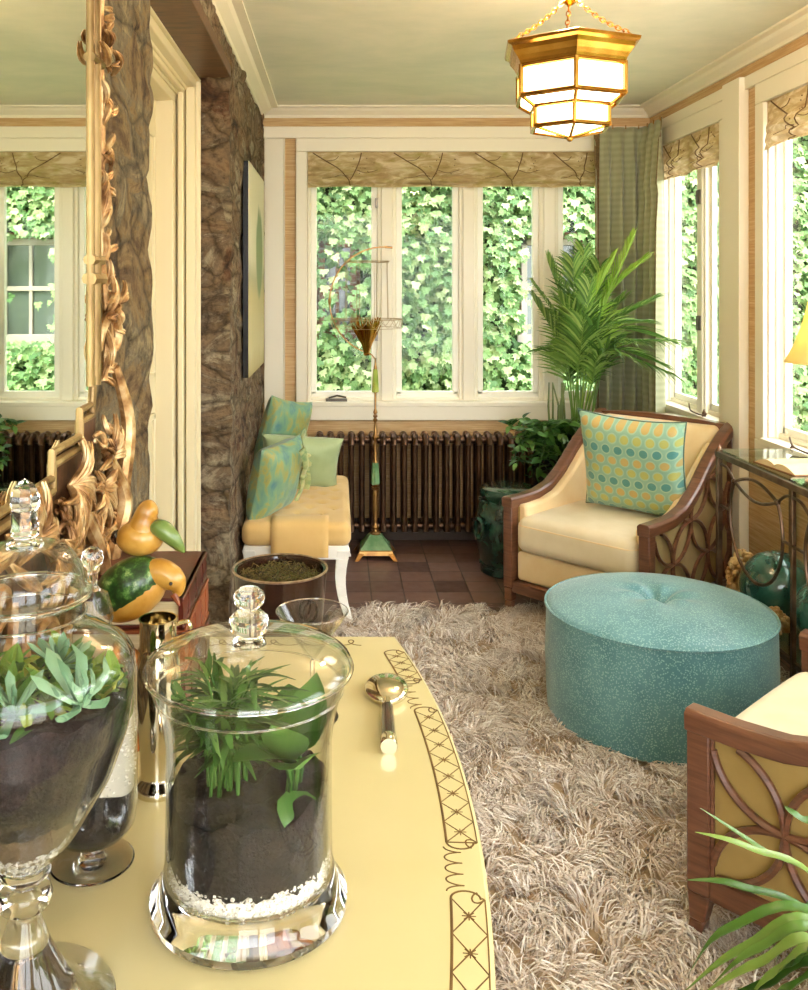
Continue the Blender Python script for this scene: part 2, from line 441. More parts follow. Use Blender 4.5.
# white door in the doorway: stepped frame, panelled leaf
M_door = mat('door_cream', '#ded3b2', None, .45)
dr = sthing('door_1', (-.6, 3.0, 0))
b = MB()
steps = [(-.530, 3.545, 2.205, .03), (-.545, 3.50, 2.175, .035), (-.575, 3.53, 2.165, .012), (-.585, 3.47, 2.15, .02), (-.605, 3.50, 2.14, .01), (-.615, 3.43, 2.11, .11)]
for k, (x, y, z, d) in enumerate(steps):
    ya = 4.12 - y + 1.35*0; yn = 2.08 + (3.545-y)
    b.box(x-d+.6, x+.6, y-3.0, 3.56-3.0, 0, z)       # far jamb
    b.box(x-d+.6, x+.6, 2.06-3.0, yn+.03-3.0, 0, z)  # near jamb
    b.box(x-d+.6, x+.6, 2.06-3.0, 3.56-3.0, z, DZ-.012)
b.build('door_frame', M_door, dr, bevel=.004)
b = MB(); b.box(-.12, -.08, -.85, .45, 0.01, 2.12)
leaf = b.build('door_leaf', M_door, dr, bevel=.003)
b = MB()
for (za, zb) in ((.2, .95), (1.08, 1.98)):
    for (ya, yb) in ((-.78, -.25), (-.15, .38)):
        b.box(-.085, -.07, ya, yb, za, za+.02); b.box(-.085, -.07, ya, yb, zb-.02, zb); b.box(-.085, -.07, ya, ya+.02, za, zb); b.box(-.085, -.07, yb-.02, yb, za, zb)
b.build('panel_moulding', M_door, leaf, bevel=.002)

# cornice, frieze boards, pilasters, casings
def cornice(y0, y1, x, sx):   # profile runs along y, at wall x, growing by sx into the room
    P = [(0, 2.353), (.012*sx, 2.353), (.016*sx, 2.366), (.045*sx, 2.385), (.055*sx, 2.398), (.085*sx, 2.401), (.085*sx, ZC), (0, ZC)]
    return MB().prism([(x+p[0], p[1]) for p in P], y0, y1, 'y')
struct(cornice(Y0, YB, XR, -1).build('trim_2', white, smooth=False))
struct(cornice(Y0, YB, XL-.02, 1.15).build('trim_3', white, smooth=False))
P = [(YB, 2.353), (YB-.012, 2.353), (YB-.016, 2.366), (YB-.045, 2.385), (YB-.055, 2.398), (YB-.085, 2.401), (YB-.085, ZC), (YB, ZC)]
b = MB().prism(P, XL, XR, 'x'); struct(b.build('trim_4', white, smooth=False))
b = MB(); b.box(XL-.01, XR, YB-.02, YB, WZ1+.075, 2.303); struct(b.build('trim_5', white, bevel=.003))            # frieze back
b = MB(); b.box(XL+.0, -.302, YB-.02, YB, 0, WZ1+.073); b.box(-.300, -.296, YB-.026, YB, 0, WZ1+.075); struct(b.build('trim_6', white, bevel=.002))  # pilaster back left
b = MB(); b.box(XR-.02, XR, Y0, YB-.02, WZ1+.085, 2.303); struct(b.build('trim_7', white, bevel=.003))
b = MB(); b.box(XR-.043, XR, 3.90, 4.075, 0, 2.303); struct(b.build('trim_8', white, bevel=.004))
b = MB(); b.box(XL, XR, YB-.018, YB, 0, .12); struct(b.build('baseboard_back', mat('brown_skirting', '#4f3e30', None, .6), bevel=.003))
b = MB(); b.box(XR-.02, XR, Y0, 3.90, 0, .14); b.box(XR-.02, XR, 4.075, YB-.018, 0, .14); struct(b.build('baseboard_right', white, bevel=.003))

# ---- windows
FY = YB+.075      # frame plane back
w1 = sthing('window_1', (BX0, YB, WZ0))
ox, oy, oz = BX0, YB, WZ0
b = MB()
b.box(-.062, 0, -.022, 0, .0005, WZ1-WZ0-.0005); b.box(BX1-ox, BX1-ox+.062, -.022, 0, .0005, WZ1-WZ0-.0005)
b.box(-.062, BX1-ox+.062, -.022, 0, WZ1-WZ0, WZ1-WZ0+.074)
b.box(-.062, BX1-ox+.062, -.024, 0, -.09, 0.0)
b.build('casing', white, w1, bevel=.004)
b = MB(); b.box(0, BX1-ox, -.03, .10, -.012, .012); b.box(0, BX1-ox, .045, .16, .012, .03); b.build('window_sill', white, w1, bevel=.003)
S5 = 920/5.215
def bx(px): return (px-VX)/S5 - ox
b = MB(); H = WZ1-WZ0
b.box(0, bx(311), .0, .16, 0, H); b.box(bx(611), BX1-ox, .0, .16, 0, H); b.box(0, BX1-ox, 0, .16, H-.02, H)
for (a, c) in ((377, 396), (458, 477), (538, 557)):
    b.box(bx(a), bx(c), .04, .14, .012, H); b.box(bx(a)+.02, bx(c)-.02, .02, .045, .012, H)
b.build('window_frame', white, w1, bevel=.006)
for (a, c) in ((311, 377), (396, 458), (477, 538), (557, 611)):
    s = MB(); X0, X1 = bx(a), bx(c); t = .032
    s.box(X0, X0+t, .06, .10, .045, H-.02); s.box(X1-t, X1, .06, .10, .045, H-.02); s.box(X0, X1, .06, .10, .012, .062); s.box(X0, X1, .06, .10, H-.08, H-.02)
    so = s.build('sash', white2, w1, bevel=.004)
    MB().box(X0+t-.004, X1-t+.004, .079, .083, .055, H-.075).build('pane', M_pane, so, smooth=False)
# latch on the first sash + hinges
b = MB(); b.box(bx(326), bx(347), -.0, .04, .012, .026); b.tube([(bx(329), .0, .032), (bx(337), -.01, .046), (bx(346), -.005, .036)], .005)
plab(b.build('window_crank', M_steel, w1), 'dark metal casement crank')
b = MB()
for z in (.35, 1.1): b.box(bx(376)-.006, bx(376)+.01, .03, .06, z, z+.05)
b.build('hinge', M_steel, w1)

def right_window(name, ya, yb, mulls, hinges):
    w = sthing(name, (XR, ya, WZ0+.03)); H = WZ1-WZ0-.03; L = yb-ya
    b = MB()
    L2 = L+(.075 if name != 'window_2' else .06)
    b.box(-.02, 0, L, L2, .0005, H-.0005); b.box(-.02, 0, -.085, 0, .0005, H-.0005); b.box(-.02, 0, -.085, L2, H, H+.085); b.box(-.022, 0, -.085, L2, -.085, 0)
    b.build('casing', white, w, bevel=.004)
    b = MB(); b.box(-.035, .05, 0, L, -.012, .014); b.box(.035, .10, 0, L, .014, .035); b.build('window_sill', white, w, bevel=.003)
    b = MB(); b.box(0, .09, 0, .008, 0.014, H); b.box(0, .09, L-.008, L, 0.014, H); b.box(.025, .09, L-.02, L-.008, .014, H); b.box(0, .09, .008, L-.008, H-.015, H)
    for (m0, m1) in mulls: b.box(.022, .068, m0-ya, m1-ya, .014, H-.015); b.box(.012, .03, m0-ya+.02, m1-ya-.02, .014, H-.015)
    b.build('window_frame', white2, w, bevel=.004)
    ed = [ya+.012] + [q for m in mulls for q in m] + [yb-.03]
    for i in range(0, len(ed), 2):
        a, c = ed[i]-ya, ed[i+1]-ya; t = .022
        s = MB(); s.box(.045, .07, a, a+t, .035, H-.015); s.box(.045, .07, c-t, c, .035, H-.015); s.box(.045, .07, a, c, .03, .065); s.box(.045, .07, a, c, H-.07, H-.015)
        so = s.build('sash', white2, w, bevel=.004)
        MB().box(.055, .059, a+t-.004, c-t+.004, .07, H-.065).build('pane', M_pane, so, smooth=False)
    for (y, z) in hinges:
        b = MB(); b.box(.004, .020, y-ya-.012, y-ya+.025, z-.04, z+.03); b.tube([(.010, y-ya-.015, z-.04), (.010, y-ya-.015, z+.03)], .007)
        b.build('hinge', M_steel, w, bevel=.002)
    return w
H1 = lambda y, X, py: CH-(py-VY)*y/F - (WZ0+.03)
w2 = right_window('window_2', 4.165, 4.93, [(4.42, 4.52)], [(4.47, H1(4.47, 0, 196)), (4.47, H1(4.47, 0, 322))])
w3 = right_window('window_3', 1.25, 3.73, [(3.02, 3.12), (2.40, 2.50), (1.80, 1.90)], [])
w4 = right_window('window_4', -1.1, .95, [(-.1, .02)], [])  # out of view, put in for the daylight it lets in
def crank(w, y):
    b = MB(); b.tube(bez([(-.03, y+.13, .055), (-.045, y+.08, .035), (-.05, y+.03, .028), (-.035, y-.03, .022), (-.02, y-.06, .03)], 5), .0035, 6)
    b.lathe([(.010, 0), (.010, .015), (.006, .025), (.002, .035)], 12, T(-.02, y-.03, .014))
    b.build('window_crank', M_iron, w)
crank(w2, 4.36-4.165); crank(w3, 3.36-1.25)

# ---- outdoors
struct(MB().box(-6, 1.835, Y0, YB+.16, ZC+.12, 5.3).build('upper_sky_blocker', mat('blocker_plaster', '#d9cbb0', None, .9), smooth=False))  # unseen block added above the room to keep sky and sun off the ivy
M_brick = None
def m_brick():
    t = NT('brick'); v = t.coord(rot=(pi/2, 0, 0)); br = t.n('ShaderNodeTexBrick')
    br.inputs['Scale'].default_value = 1; br.inputs['Brick Width'].default_value = .21; br.inputs['Row Height'].default_value = .07; br.inputs['Mortar Size'].default_value = .006
    br.inputs['Color1'].default_value = lin('#8a5f4c'); br.inputs['Color2'].default_value = lin('#a97a62'); br.inputs['Mortar'].default_value = lin('#b9a894')
    t.l(v, br.inputs['Vector'])
    return t.done(t.princ(br.outputs['Color'], .85, 0, t.bump(br.outputs['Fac'], -.5, .01)))
M_brick = m_brick()
struct(MB().box(-6, 9, 7.7, 7.9, -.5, 5.5).build('wall_garden', M_brick, smooth=False))
M_lawn = mat('lawn', '#6f9440', '#93b556', .9, ns=8)
struct(MB().box(-12, 16, YB+.4, 14, -.35, -.3).build('ground_back', M_lawn, smooth=False))
struct(MB().box(-12, 16, -12, YB+.4, -.37, -.3).build('ground_right', mat('pale_bounce_ground', '#cfc4ae', '#e2d8c4', .9, ns=5), smooth=False))  # ground made pale to bounce neutral light into the room
holes = [(1.52, 2.02, .98, 1.80), (-.16, .15, 1.02, 1.78)]
M_dpane = mat('dim_window_glass', '#5b6660', None, .08, 0)
for n, (x0, x1, z0, z1) in enumerate(holes):
    w = sthing('window_%d' % (5+n), (x0, 7.7, z0)); W, H = x1-x0, z1-z0
    b = MB(); b.box(0, .05, -.07, 0, 0, H); b.box(W-.05, W, -.07, 0, 0, H); b.box(0, W, -.07, 0, H-.05, H); b.box(-.04, W+.04, -.11, 0, -.05, .03); b.box(0, W, -.06, 0, H*.5-.02, H*.5+.02); b.box(W/2-.015, W/2+.015, -.055, 0, 0, H)
    b.build('window_frame', mat('grey_sash_paint', '#b3aaa0', None, .6) if n == 0 else M_brick, w, bevel=.004)
    MB().box(.02, W-.02, -.03, -.02, .02, H-.02).build('pane', M_dpane, w, smooth=False)
LEAF = [(0,0,0), (-.30,.06,.03), (-.56,-.16,.02), (-.33,-.30,.05), (-.36,-.62,.02), (-.12,-.58,.05), (0,-1.0,0), (.12,-.58,.05), (.36,-.62,.02), (.33,-.30,.05), (.56,-.16,.02), (.30,.06,.03), (0,-.35,-.02)]
LF = [(0,1,2,3,12), (12,3,4,5), (12,5,6), (12,6,7), (12,7,8,9), (12,9,10,11,0)]
def ivy(b, x, y, z, s, tilt, yaw, roll):
    M = T(x, y, z) @ R(yaw, 'Z') @ R(90-tilt, 'X') @ R(roll, 'Z') @ Matrix.Scale(s, 4)
    b.add(LEAF, LF, M)
rnd = random.Random(3)
b = MB()
def ingap(x, z, m=0):
    for (x0, x1, z0, z1) in holes:
        e = .05*sin(z*23+x*9)
        if x0-.04+e+m < x < x1+.03-e-m and z0-.02+m < z < z1+.03-m: return True
    return False
N = 0
while N < 31000:
    x = rnd.uniform(-1.6, 3.3) if N < 21000 else rnd.uniform(3.2, 6.2); z = rnd.uniform(-.3, 3.1)
    if ingap(x, z) and rnd.random() > (.02 if x > 1 else .22): continue
    u = .10 + .05*noise.noise(Vector((x*1.6, 0, z*1.6)))
    ivy(b, x, 7.62-rnd.uniform(0, .16)-u, z, rnd.uniform(.06, .095), rnd.uniform(5, 52), rnd.gauss(0, 24), rnd.gauss(0, 24)); N += 1
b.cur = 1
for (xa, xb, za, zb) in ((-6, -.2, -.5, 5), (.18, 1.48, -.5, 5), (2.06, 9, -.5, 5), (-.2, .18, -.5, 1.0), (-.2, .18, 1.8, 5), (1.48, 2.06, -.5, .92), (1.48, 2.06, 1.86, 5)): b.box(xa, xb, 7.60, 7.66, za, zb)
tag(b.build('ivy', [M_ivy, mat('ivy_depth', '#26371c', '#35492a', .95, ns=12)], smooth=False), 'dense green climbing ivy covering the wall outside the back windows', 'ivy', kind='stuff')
b = MB()
for k in range(11000):
    t = rnd.random(); y = rnd.uniform(-3, 6.8); z = rnd.uniform(-.3, 2.1+.3*sin(y*2.1))
    x = 5.0 + .5*noise.noise(Vector((y*.8, z*.8, 0))) + rnd.uniform(-.25, .25)
    ivy(b, x, y, z, rnd.uniform(.10, .18), rnd.uniform(10, 80), 90+rnd.gauss(0, 40)-180, rnd.gauss(0, 40))
b.cur = 1; b.box(5.55, 5.75, -3, 6.9, -.3, 1.9)
tag(b.build('hedge', [M_hedge, mat('hedge_core', '#4b6a2a', None, .95)], smooth=False), 'tall sunlit yellow-green hedge outside the right-hand windows', 'hedge', kind='stuff')

# ---- roman blinds
def m_blind(nm):
    t = NT(nm); v = t.coord()
    a = t.noise(t.coord((1.2, 1.2, 4)), 6, 5, .6, 1.2); col = t.ramp(a, [(.3, lin('#a88c62')), (.5, lin('#c6ad84')), (.66, lin('#e6d6b6'))])
    col = t.mix(t.math('MULTIPLY', t.math('SUBTRACT', t.noise(t.coord((1,1,3)), 9, 4), .55, True), 4, True), col, lin('#a99a4c'))
    p = t.princ(col, .85, 0, t.bump(t.noise(v, 260, 2), .15, .002))
    tr = t.n('ShaderNodeBsdfTranslucent'); t.l(col, tr.inputs[0])
    mx = t.n('ShaderNodeMixShader'); mx.inputs[0].default_value = .28; t.l(p, mx.inputs[1]); t.l(tr.outputs[0], mx.inputs[2])
    return t.done(mx.outputs[0])
M_blind = m_blind('printed_blind_linen'); M_branch = mat('blind_print_brown', '#6d5232', None, .85)
def blind(name, label, L, seams, loc, rotz, H=.2, group='roman blinds over the windows'):
    t = thing(name, label, 'blind', loc, rotz, group)
    ed = [0] + seams + [L]
    def surf(x, s):      # s 0 top .. 1 bottom
        for i in range(len(ed)-1):
            if ed[i] <= x <= ed[i+1]: u = (x-ed[i])/(ed[i+1]-ed[i]); k = i; break
        c = sin(pi*u)
        z = -H*s + .004*c*s
        q = max(0, (s-.42)/.58)
        bulge = (.030*abs(sin(q*pi*2.6)))*(.25+.75*c) + .010*q + .006*noise.noise(Vector((x*12, s*9+k*3, 0)))*q
        droop = .016*c*sin(pi*min(1, q*1.0))
        return (x, -.012-bulge-.004*c, z - droop*(1 if s < .98 else .3))
    b = MB(); nx = max(8, int(L/.018))
    b.grid(lambda a, c: surf(a*L, c), nx, 22)
    b.cur = 1
    rr = random.Random(int(L*1000))
    for i in range(len(ed)-1):
        w = ed[i+1]-ed[i]; full = w > .3
        strokes = [[(.06,.02), (.22,.25), (.40,.50), (.50,.72), (.52,.97)], [(.52,.72), (.60,.45), (.64,.22), (.66,.02)], [(.22,.25), (.33,.22), (.38,.12)], [(.50,.62), (.40,.60), (.30,.66), (.18,.70)], [(.6,.5), (.72,.56), (.86,.50)]]
        for si, st in enumerate(strokes):
            pts = bez([(p[0], p[1], 0) for p in st], 6)
            P3 = []
            for p in pts:
                X, Y, Z = surf(ed[i]+min(.99, max(.01, p.x))*w, min(1, p.y)); P3.append((X, Y-.0012, Z))
            b.tube(P3, .0032 if si < 2 else .0018, 5, flat=(1, 1))
        for kk in range(9):
            X, Y, Z = surf(ed[i]+rr.uniform(.5, .85)*w, rr.uniform(.15, .6)); b.ball((X, Y-.001, Z), .0032, 6)
    b.build('blind_fabric', [M_blind, M_branch], t, solid=0)
    MB().box(.002, L-.002, -.008, .012, -.012, .0).build('headrail', white, t)
    for s_ in seams: MB().grid(lambda a, c: (s_-.004+.008*a, surf(s_, c)[1]-.002, surf(s_, c)[2]), 1, 16).build('seam_tape', M_blind, t)
    return t
blind('roman_blind', 'long printed linen roman blind across the top of the back windows', BX1-BX0-.01, [.452, .905, 1.35], (BX0+.005, YB+.006, WZ1-.002), 0)
blind('roman_blind', 'printed linen roman blind at the top of the right-hand window beside the green curtain', .755, [.38], (XR+.008, 4.925, WZ1-.002), -pi/2)
blind('roman_blind', 'printed linen roman blind at the top of the right-hand window above the yellow lamp', 2.46, [.5, 1.0, 1.5, 2.0], (XR+.008, 3.72, WZ1-.002), -pi/2)

# ---- curtains
def m_curt():
    t = NT('sage_check_curtain'); v = t.coord()
    w = t.n('ShaderNodeTexWave'); w.bands_direction = 'Z'; w.inputs['Scale'].default_value = 9; w.inputs['Distortion'].default_value = .3; t.l(v, w.inputs[0])
    col = t.mix(t.math('MULTIPLY', w.outputs[1], .45), lin('#a3a481'), lin('#bfbd99'))
    p = t.princ(col, .85, 0, t.bump(t.noise(v, 300, 2), .15, .002), Sheen_Weight=.3)
    tr = t.n('ShaderNodeBsdfTranslucent'); t.l(col, tr.inputs[0])
    mx = t.n('ShaderNodeMixShader'); mx.inputs[0].default_value = .12; t.l(p, mx.inputs[1]); t.l(tr.outputs[0], mx.inputs[2]); return t.done(mx.outputs[0])
M_curt = m_curt(); M_ctrim = mat('brown_gimp_trim', '#5f4729', '#927548', .8, ns=140, bump=.4, bs=200)
def curtain(label, L, loc, rotz, trim_at, pleats):
    t = thing('curtain', label, 'curtain', loc, rotz)
    H = 2.285
    def sf(a, c):
        z = H - c*(H-.02); k = min(1, c*7)
        ph = a*pleats*2*pi
        amp = lerp(.006, .032, min(1, c*4))
        y = -amp*(cos(ph)) - .008*sin(ph*2+c*3)*k
        if .035 < c < .16:           # pinch of the pleat
            y -= .010*max(0, cos(ph))**6
        return (a*L + .006*sin(ph)*k, y, z)
    b = MB(); b.grid(sf, int(pleats*22), 46); b.build('curtain_panel', M_curt, t, solid=.003)
    b = MB()
    a0 = trim_at
    wd = .035/L
    b.grid(lambda a, c: (lambda p: (p[0], p[1]-.004, p[2]))(sf(a0+(a-.0)*wd if a0 < .5 else a0-a*wd, c)), 3, 60)
    plab(b.build('trim_band', M_ctrim, t, solid=.003), 'brown woven edging band')
    for i in range(int(pleats)):
        x = (i+.5)/pleats*L
        MB().tube([(x, .0, H-.01), (x, -.0, H+.012)], .003, 6).build('hook', M_brassold, t)
    return t
curtain('sage green pinch-pleated curtain in front of the right end of the back windows', .285, (1.40, 5.045, 0), 0, 0.0, 4)
curtain('sage green curtain hanging on the right-hand wall, nearest the corner', .30, (1.675, 5.035, 0), -pi/2, 1.0, 3)
# ------------------------------------------------------------------ radiator
t = thing('radiator', 'long bronze cast-iron column radiator under the back windows', 'radiator', (-.10, 5.04, 0))
NS, SP = 22, .0575
sec = None
for i in range(NS):
    if sec is None:
        b = MB()
        for y in (-.055, .045):
            b.tube([(0, y, .09), (0, y, .13), (0, y, .52), (0, y, .575)], [.020, .0165, .0165, .020], 10, flat=(.95, 1.1))
        for z in (.105, .575):
            b.tube(bez([(0, -.075, z-.02), (0, -.06, z+.012), (0, -.03, z+.022), (0, 0, z+.016), (0, .03, z+.022), (0, .055, z+.012), (0, .065, z-.02)], 4), [.016]*7+[.020]*11+[.016]*7, 8)
        b.tube([(-.028, -.01, .575), (.028, -.01, .575)], .022, 10); b.tube([(-.028, -.01, .105), (.028, -.01, .105)], .022, 10)
        sec = b.build('section', M_rad, t)
    else:
        o = sec.copy(); COL.objects.link(o); o.parent = t; o.location = (i*SP, 0, 0)
for x in (0, (NS-1)*SP):
    MB().tube([(x, -.03, .11), (x, -.045, .04), (x, -.055, .0)], [.02, .014, .02], 8).build('foot', M_rad, t)

# ------------------------------------------------------------------ rug
RX0, RX1, RY0, RY1 = -.05, 1.60, .45, 3.97
rug = thing('shag_rug', 'beige and taupe shaggy long-pile rug under the ottoman and armchairs', 'rug')
b = MB(); b.box(RX0+.01, RX1-.01, RY0+.01, RY1-.01, .0, .014); b.build('backing', mat('rug_backing', '#a08768', '#b89f80', .95, ns=30), rug, smooth=False)
def m_pile():
    t = NT('rug_pile'); g = t.n('ShaderNodeNewGeometry'); v = t.coord()
    c1 = t.ramp(g.outputs['Random Per Island'], [(0, lin('#8a7360')), (.12, lin('#b09c88')), (.35, lin('#c9b6a3')), (.6, lin('#d9cabb')), (.82, lin('#e8ddd1')), (1, lin('#f6f0e8'))])
    patch = t.noise(v, 3.2, 4, .6)
    c2 = t.mix(t.math('MULTIPLY', t.math('SUBTRACT', patch, .45, True), 2.6, True), c1, lin('#a98a6e'), 'MIX')
    c2 = t.mix(t.math('MULTIPLY', t.math('SUBTRACT', t.noise(v, 5.1, 4), .52, True), 3.0, True), c2, lin('#b9b2a6'), 'MIX')
    c2 = t.mix(.55, c1, c2)
    return t.done(t.princ(c2, .55, 0, None, Sheen_Weight=.3))
rr = random.Random(21)
b = MB(); vs = b.v; fs = b.f; mi = b.mi
TUFTS = 15000
for k in range(TUFTS):
    x = rr.uniform(RX0, RX1); y = rr.uniform(RY0, RY1)
    n1 = noise.noise(Vector((x*3.1, y*3.1, 3))); n2 = noise.noise(Vector((x*8, y*8, 9)))
    a0 = 2*pi*(n1*1.5 + n2*.5) + rr.gauss(0, .5) - .6
    hz = .036*(1+.35*n2)
    L0 = rr.uniform(.05, .10)
    for q in range(5):
        a = a0 + rr.gauss(0, .22); L = L0*rr.uniform(.7, 1.15); w = rr.uniform(.0009, .0024)
        sx, sy = x + rr.gauss(0, .008), y + rr.gauss(0, .008)
        dx, dy = cos(a), sin(a); wx, wy = -dy*w, dx*w
        lift = hz*rr.uniform(.65, 1.15); bend = rr.gauss(0, .35)
        base = len(vs); M = 5
        for i in range(M):
            u = i/(M-1); r = L*u**1.25
            cx = sx + dx*r - dy*bend*L*u*u*.5; cy = sy + dy*r + dx*bend*L*u*u*.5
            z = .010 + lift*sin(min(1, u*1.35)*pi*.5)*(1-.45*max(0, u-.55)/.45)
            ww = (1.0, 1.0, .9, .7, .15)[i]
            vs.append((cx-wx*ww, cy-wy*ww, z)); vs.append((cx+wx*ww, cy+wy*ww, z+.0006))
        for i in range(M-1):
            q0 = base+2*i; fs.append((q0, q0+1, q0+3, q0+2)); mi.append(0)
pile = b.build('pile', m_pile(), rug, smooth=False); pile['kind'] = 'stuff'

# ------------------------------------------------------------------ ottoman
def m_otto():
    t = NT('teal_textured_upholstery'); v = t.coord((1, 1, 1))
    ce = t.voro(t.coord((1, 1, 1)), 165, 'F1'); dots = t.math('LESS_THAN', ce, .36)
    n = t.noise(v, 22, 3)
    base = t.ramp(t.noise(v, 7, 4), [(.35, lin('#44777c')), (.65, lin('#5c8c90'))])
    col = t.mix(t.math('MULTIPLY', dots, t.math('ADD', t.math('MULTIPLY', n, .9), .1)), base, lin('#9cc4ba'))
    return t.done(t.princ(col, .5, 0, t.bump(ce, -.25, .003), Sheen_Weight=.3, Coat_Weight=.08))
M_otto = m_otto()
t = thing('ottoman', 'large round teal upholstered ottoman with a button-tufted top', 'ottoman', (1.043, 3.00, 0))
RO = .356
pr = [(.0001, .022), (RO-.02, .022), (RO-.004, .032), (RO, .09), (RO+.004, .2), (RO, .35), (RO-.002, .367)]
b = MB().lathe(pr, 72); b.build('body', M_otto, t)
tp = []
def top_z(r, a=0):
    u = r/RO; z = .370 + .048*(1-u**3.2) - .05*math.exp(-(r/.05)**2)
    return z
def ot(u, v):
    r = max(1e-4, (RO+.001)*sin(u*pi/2) if False else (RO+.001)*u); a = 2*pi*v
    pin = .012*math.exp(-((r-.07)/.06)**2)*cos(a*6)*.5
    return (r*cos(a), r*sin(a), top_z(r)+pin if u < 1 else .364)
b = MB().grid(ot, 36, 72); b.build('top_cushion', M_otto, t)
b = MB().tube([(RO+.002)*Vector((cos(2*pi*k/72), sin(2*pi*k/72), 0)) + Vector((0, 0, .367)) for k in range(72)], .0045, 6, closed=True); b.build('piping', M_otto, t)
MB().ball((0, 0, .370), .016, 14, sc=(1, 1, .5)).build('button', M_otto, t)
for k in range(4):
    a = pi/4+k*pi/2; MB().lathe([(.02, 0), (.024, .05)], 14, T(.30*cos(a), .30*sin(a), 0)).build('foot', M_black, t)

# ------------------------------------------------------------------ armchairs
def arm_z(y): return interp([(0, .505), (.10, .503), (.2, .508), (.3, .531), (.4, .59), (.513, .685), (.6, .745), (.68, .79), (.75, .82)], y)
def armchair(label, loc, rotz):
    t = thing('armchair', label, 'armchair', loc, rotz, None)
    W = .3175; PW = .045; D = .75
    for s in (-1, 1):
        x = s*W
        # front leg and post in one
        b = MB()
        x0, x1 = x-PW/2, x+PW/2
        prof = [(.045, .50), (.0, .488), (-.004, .47), (0, .2), (0, .12), (.004, .06), (-.004, .0)]
        back = [(.045, .50), (.05, .47), (.05, .2), (.05, .11), (.042, .08), (.036, .04), (.026, 0)]
        ff = [(0+.012, .503), (0, .492), (0, .12), (.004, .06), (-.006, .0)]; bb = [(.05, .503), (.05, .49), (.05, .12), (.036, .06), (.024, 0)]
        for i in range(len(ff)-1):
            k = 1 if i < 2 else lerp(1, .75, (i-1)/2); k2 = 1 if i+1 < 3 else lerp(1, .75, i/3)
            a = [(x-PW/2*k2, ff[i+1][0], ff[i+1][1]), (x+PW/2*k2, ff[i+1][0], ff[i+1][1]), (x+PW/2*k2, bb[i+1][0], bb[i+1][1]), (x-PW/2*k2, bb[i+1][0], bb[i+1][1])]
            c = [(x-PW/2*k, ff[i][0], ff[i][1]), (x+PW/2*k, ff[i][0], ff[i][1]), (x+PW/2*k, bb[i][0], bb[i][1]), (x-PW/2*k, bb[i][0], bb[i][1])]
            b.hexa(a, c)
        b.build('leg', M_wood, t, bevel=.004)
        # rear leg and post
        b = MB()
        b.hexa([(x-.017, D+.01, 0), (x+.017, D+.01, 0), (x+.017, D+.04, 0), (x-.017, D+.04, 0)], [(x-PW/2, D-.045, .14), (x+PW/2, D-.045, .14), (x+PW/2, D, .14), (x-PW/2, D, .14)])
        b.hexa([(x-PW/2, D-.045, .14), (x+PW/2, D-.045, .14), (x+PW/2, D, .14), (x-PW/2, D, .14)], [(x-PW/2, D-.035, .80), (x+PW/2, D-.035, .80), (x+PW/2, D+.015, .80), (x-PW/2, D+.015, .80)])
        b.build('leg', M_wood, t, bevel=.004)
        # arm rail following the swoop
        b = MB(); n = 26
        ys = [-.004 + (D+.02)*i/n for i in range(n+1)]
        vs = []
        for y in ys:
            z = arm_z(max(0, y)); 
            vs += [(x-.026, y, z-.042), (x+.026, y, z-.042), (x+.028, y, z-.006), (x+.018, y, z+.004), (x-.018, y, z+.004), (x-.028, y, z-.006)]
        fs = [(6*i+k, 6*i+(k+1) % 6, 6*i+6+(k+1) % 6, 6*i+6+k) for i in range(n) for k in range(6)] + [tuple(range(6)), tuple(range(6*n, 6*n+6))]
        b.add(vs, fs); b.build('arm_rail', M_wood, t, bevel=.003)
        MB().box(x-.018, x+.018, .045, D-.04, .115, .165).build('side_rail', M_wood, t, bevel=.003)
        # upholstered side panel, outer face recessed behind the fretwork
        poly = [(.05, .165), (D-.045, .165)] + [(y, arm_z(y)-.04) for y in [D-.045-i*.03 for i in range(22)]] + [(.05, .463)]
        xo = x+s*.004
        MB().prism(poly, min(xo, xo-s*.035), max(xo, xo-s*.035), 'x').build('side_panel', M_olive, t, bevel=.004)
        # fretwork of overlapping rings
        def inside(y, z): return .054 <= y <= D-.05 and .168 <= z <= arm_z(y)-.043
        b = MB(); r = .15; cz0 = .168+.15
        for i in range(-1, 7):
            for j in range(-1, 5):
                if (i+j) % 2 == 0: continue
                cy, cz = .052+i*.15, .168+j*.15
                run = []
                for k in range(0, 97):
                    a = 2*pi*k/96+.013; yy, zz = cy+r*cos(a), cz+r*sin(a)
                    if inside(yy, zz): run.append((x+s*.014, yy, zz))
                    else:
                        if len(run) > 2: b.tube(run, .0085, 6, flat=(1, 1), up=(1, 0, 0))
                        run = []
                if len(run) > 2: b.tube(run, .0085, 6, up=(1, 0, 0))
        for (pa, pb) in (((.052, .165), (.052, .463)),): b.tube([(x+s*.012, pa[0], pa[1]), (x+s*.012, pb[0], pb[1])], .006, 6)
        b.build('fretwork', M_wood, t)
        # inner arm padding
        poly = [(.05, .28), (D-.10, .28)] + [(y, arm_z(y)-.03) for y in [D-.10-i*.03 for i in range(20)]] + [(.05, .475)]
        MB().prism(poly, min(x-s*.02, x-s*.065), max(x-s*.02, x-s*.065), 'x').build('inner_arm_padding', M_cream, t, bevel=.012)
    # front
    MB().box(-W+.02, W-.02, .008, .045, .10, .148).build('front_rail', M_wood, t, bevel=.003)
    MB().rbox(2*W-.05, D-.08, .125, .018, 6, M=T(0, D/2-.01, .2125)).build('seat_base', M_cream, t)
    def crown(o):
        u = 1-(o.x/(W-.03))**2; v = 1-((o.y)/(.34))**2
        f = max(0, u)**.5*max(0, v)**.5
        return (o.x, o.y, o.z + (.020*f if o.z > 0 else .0))
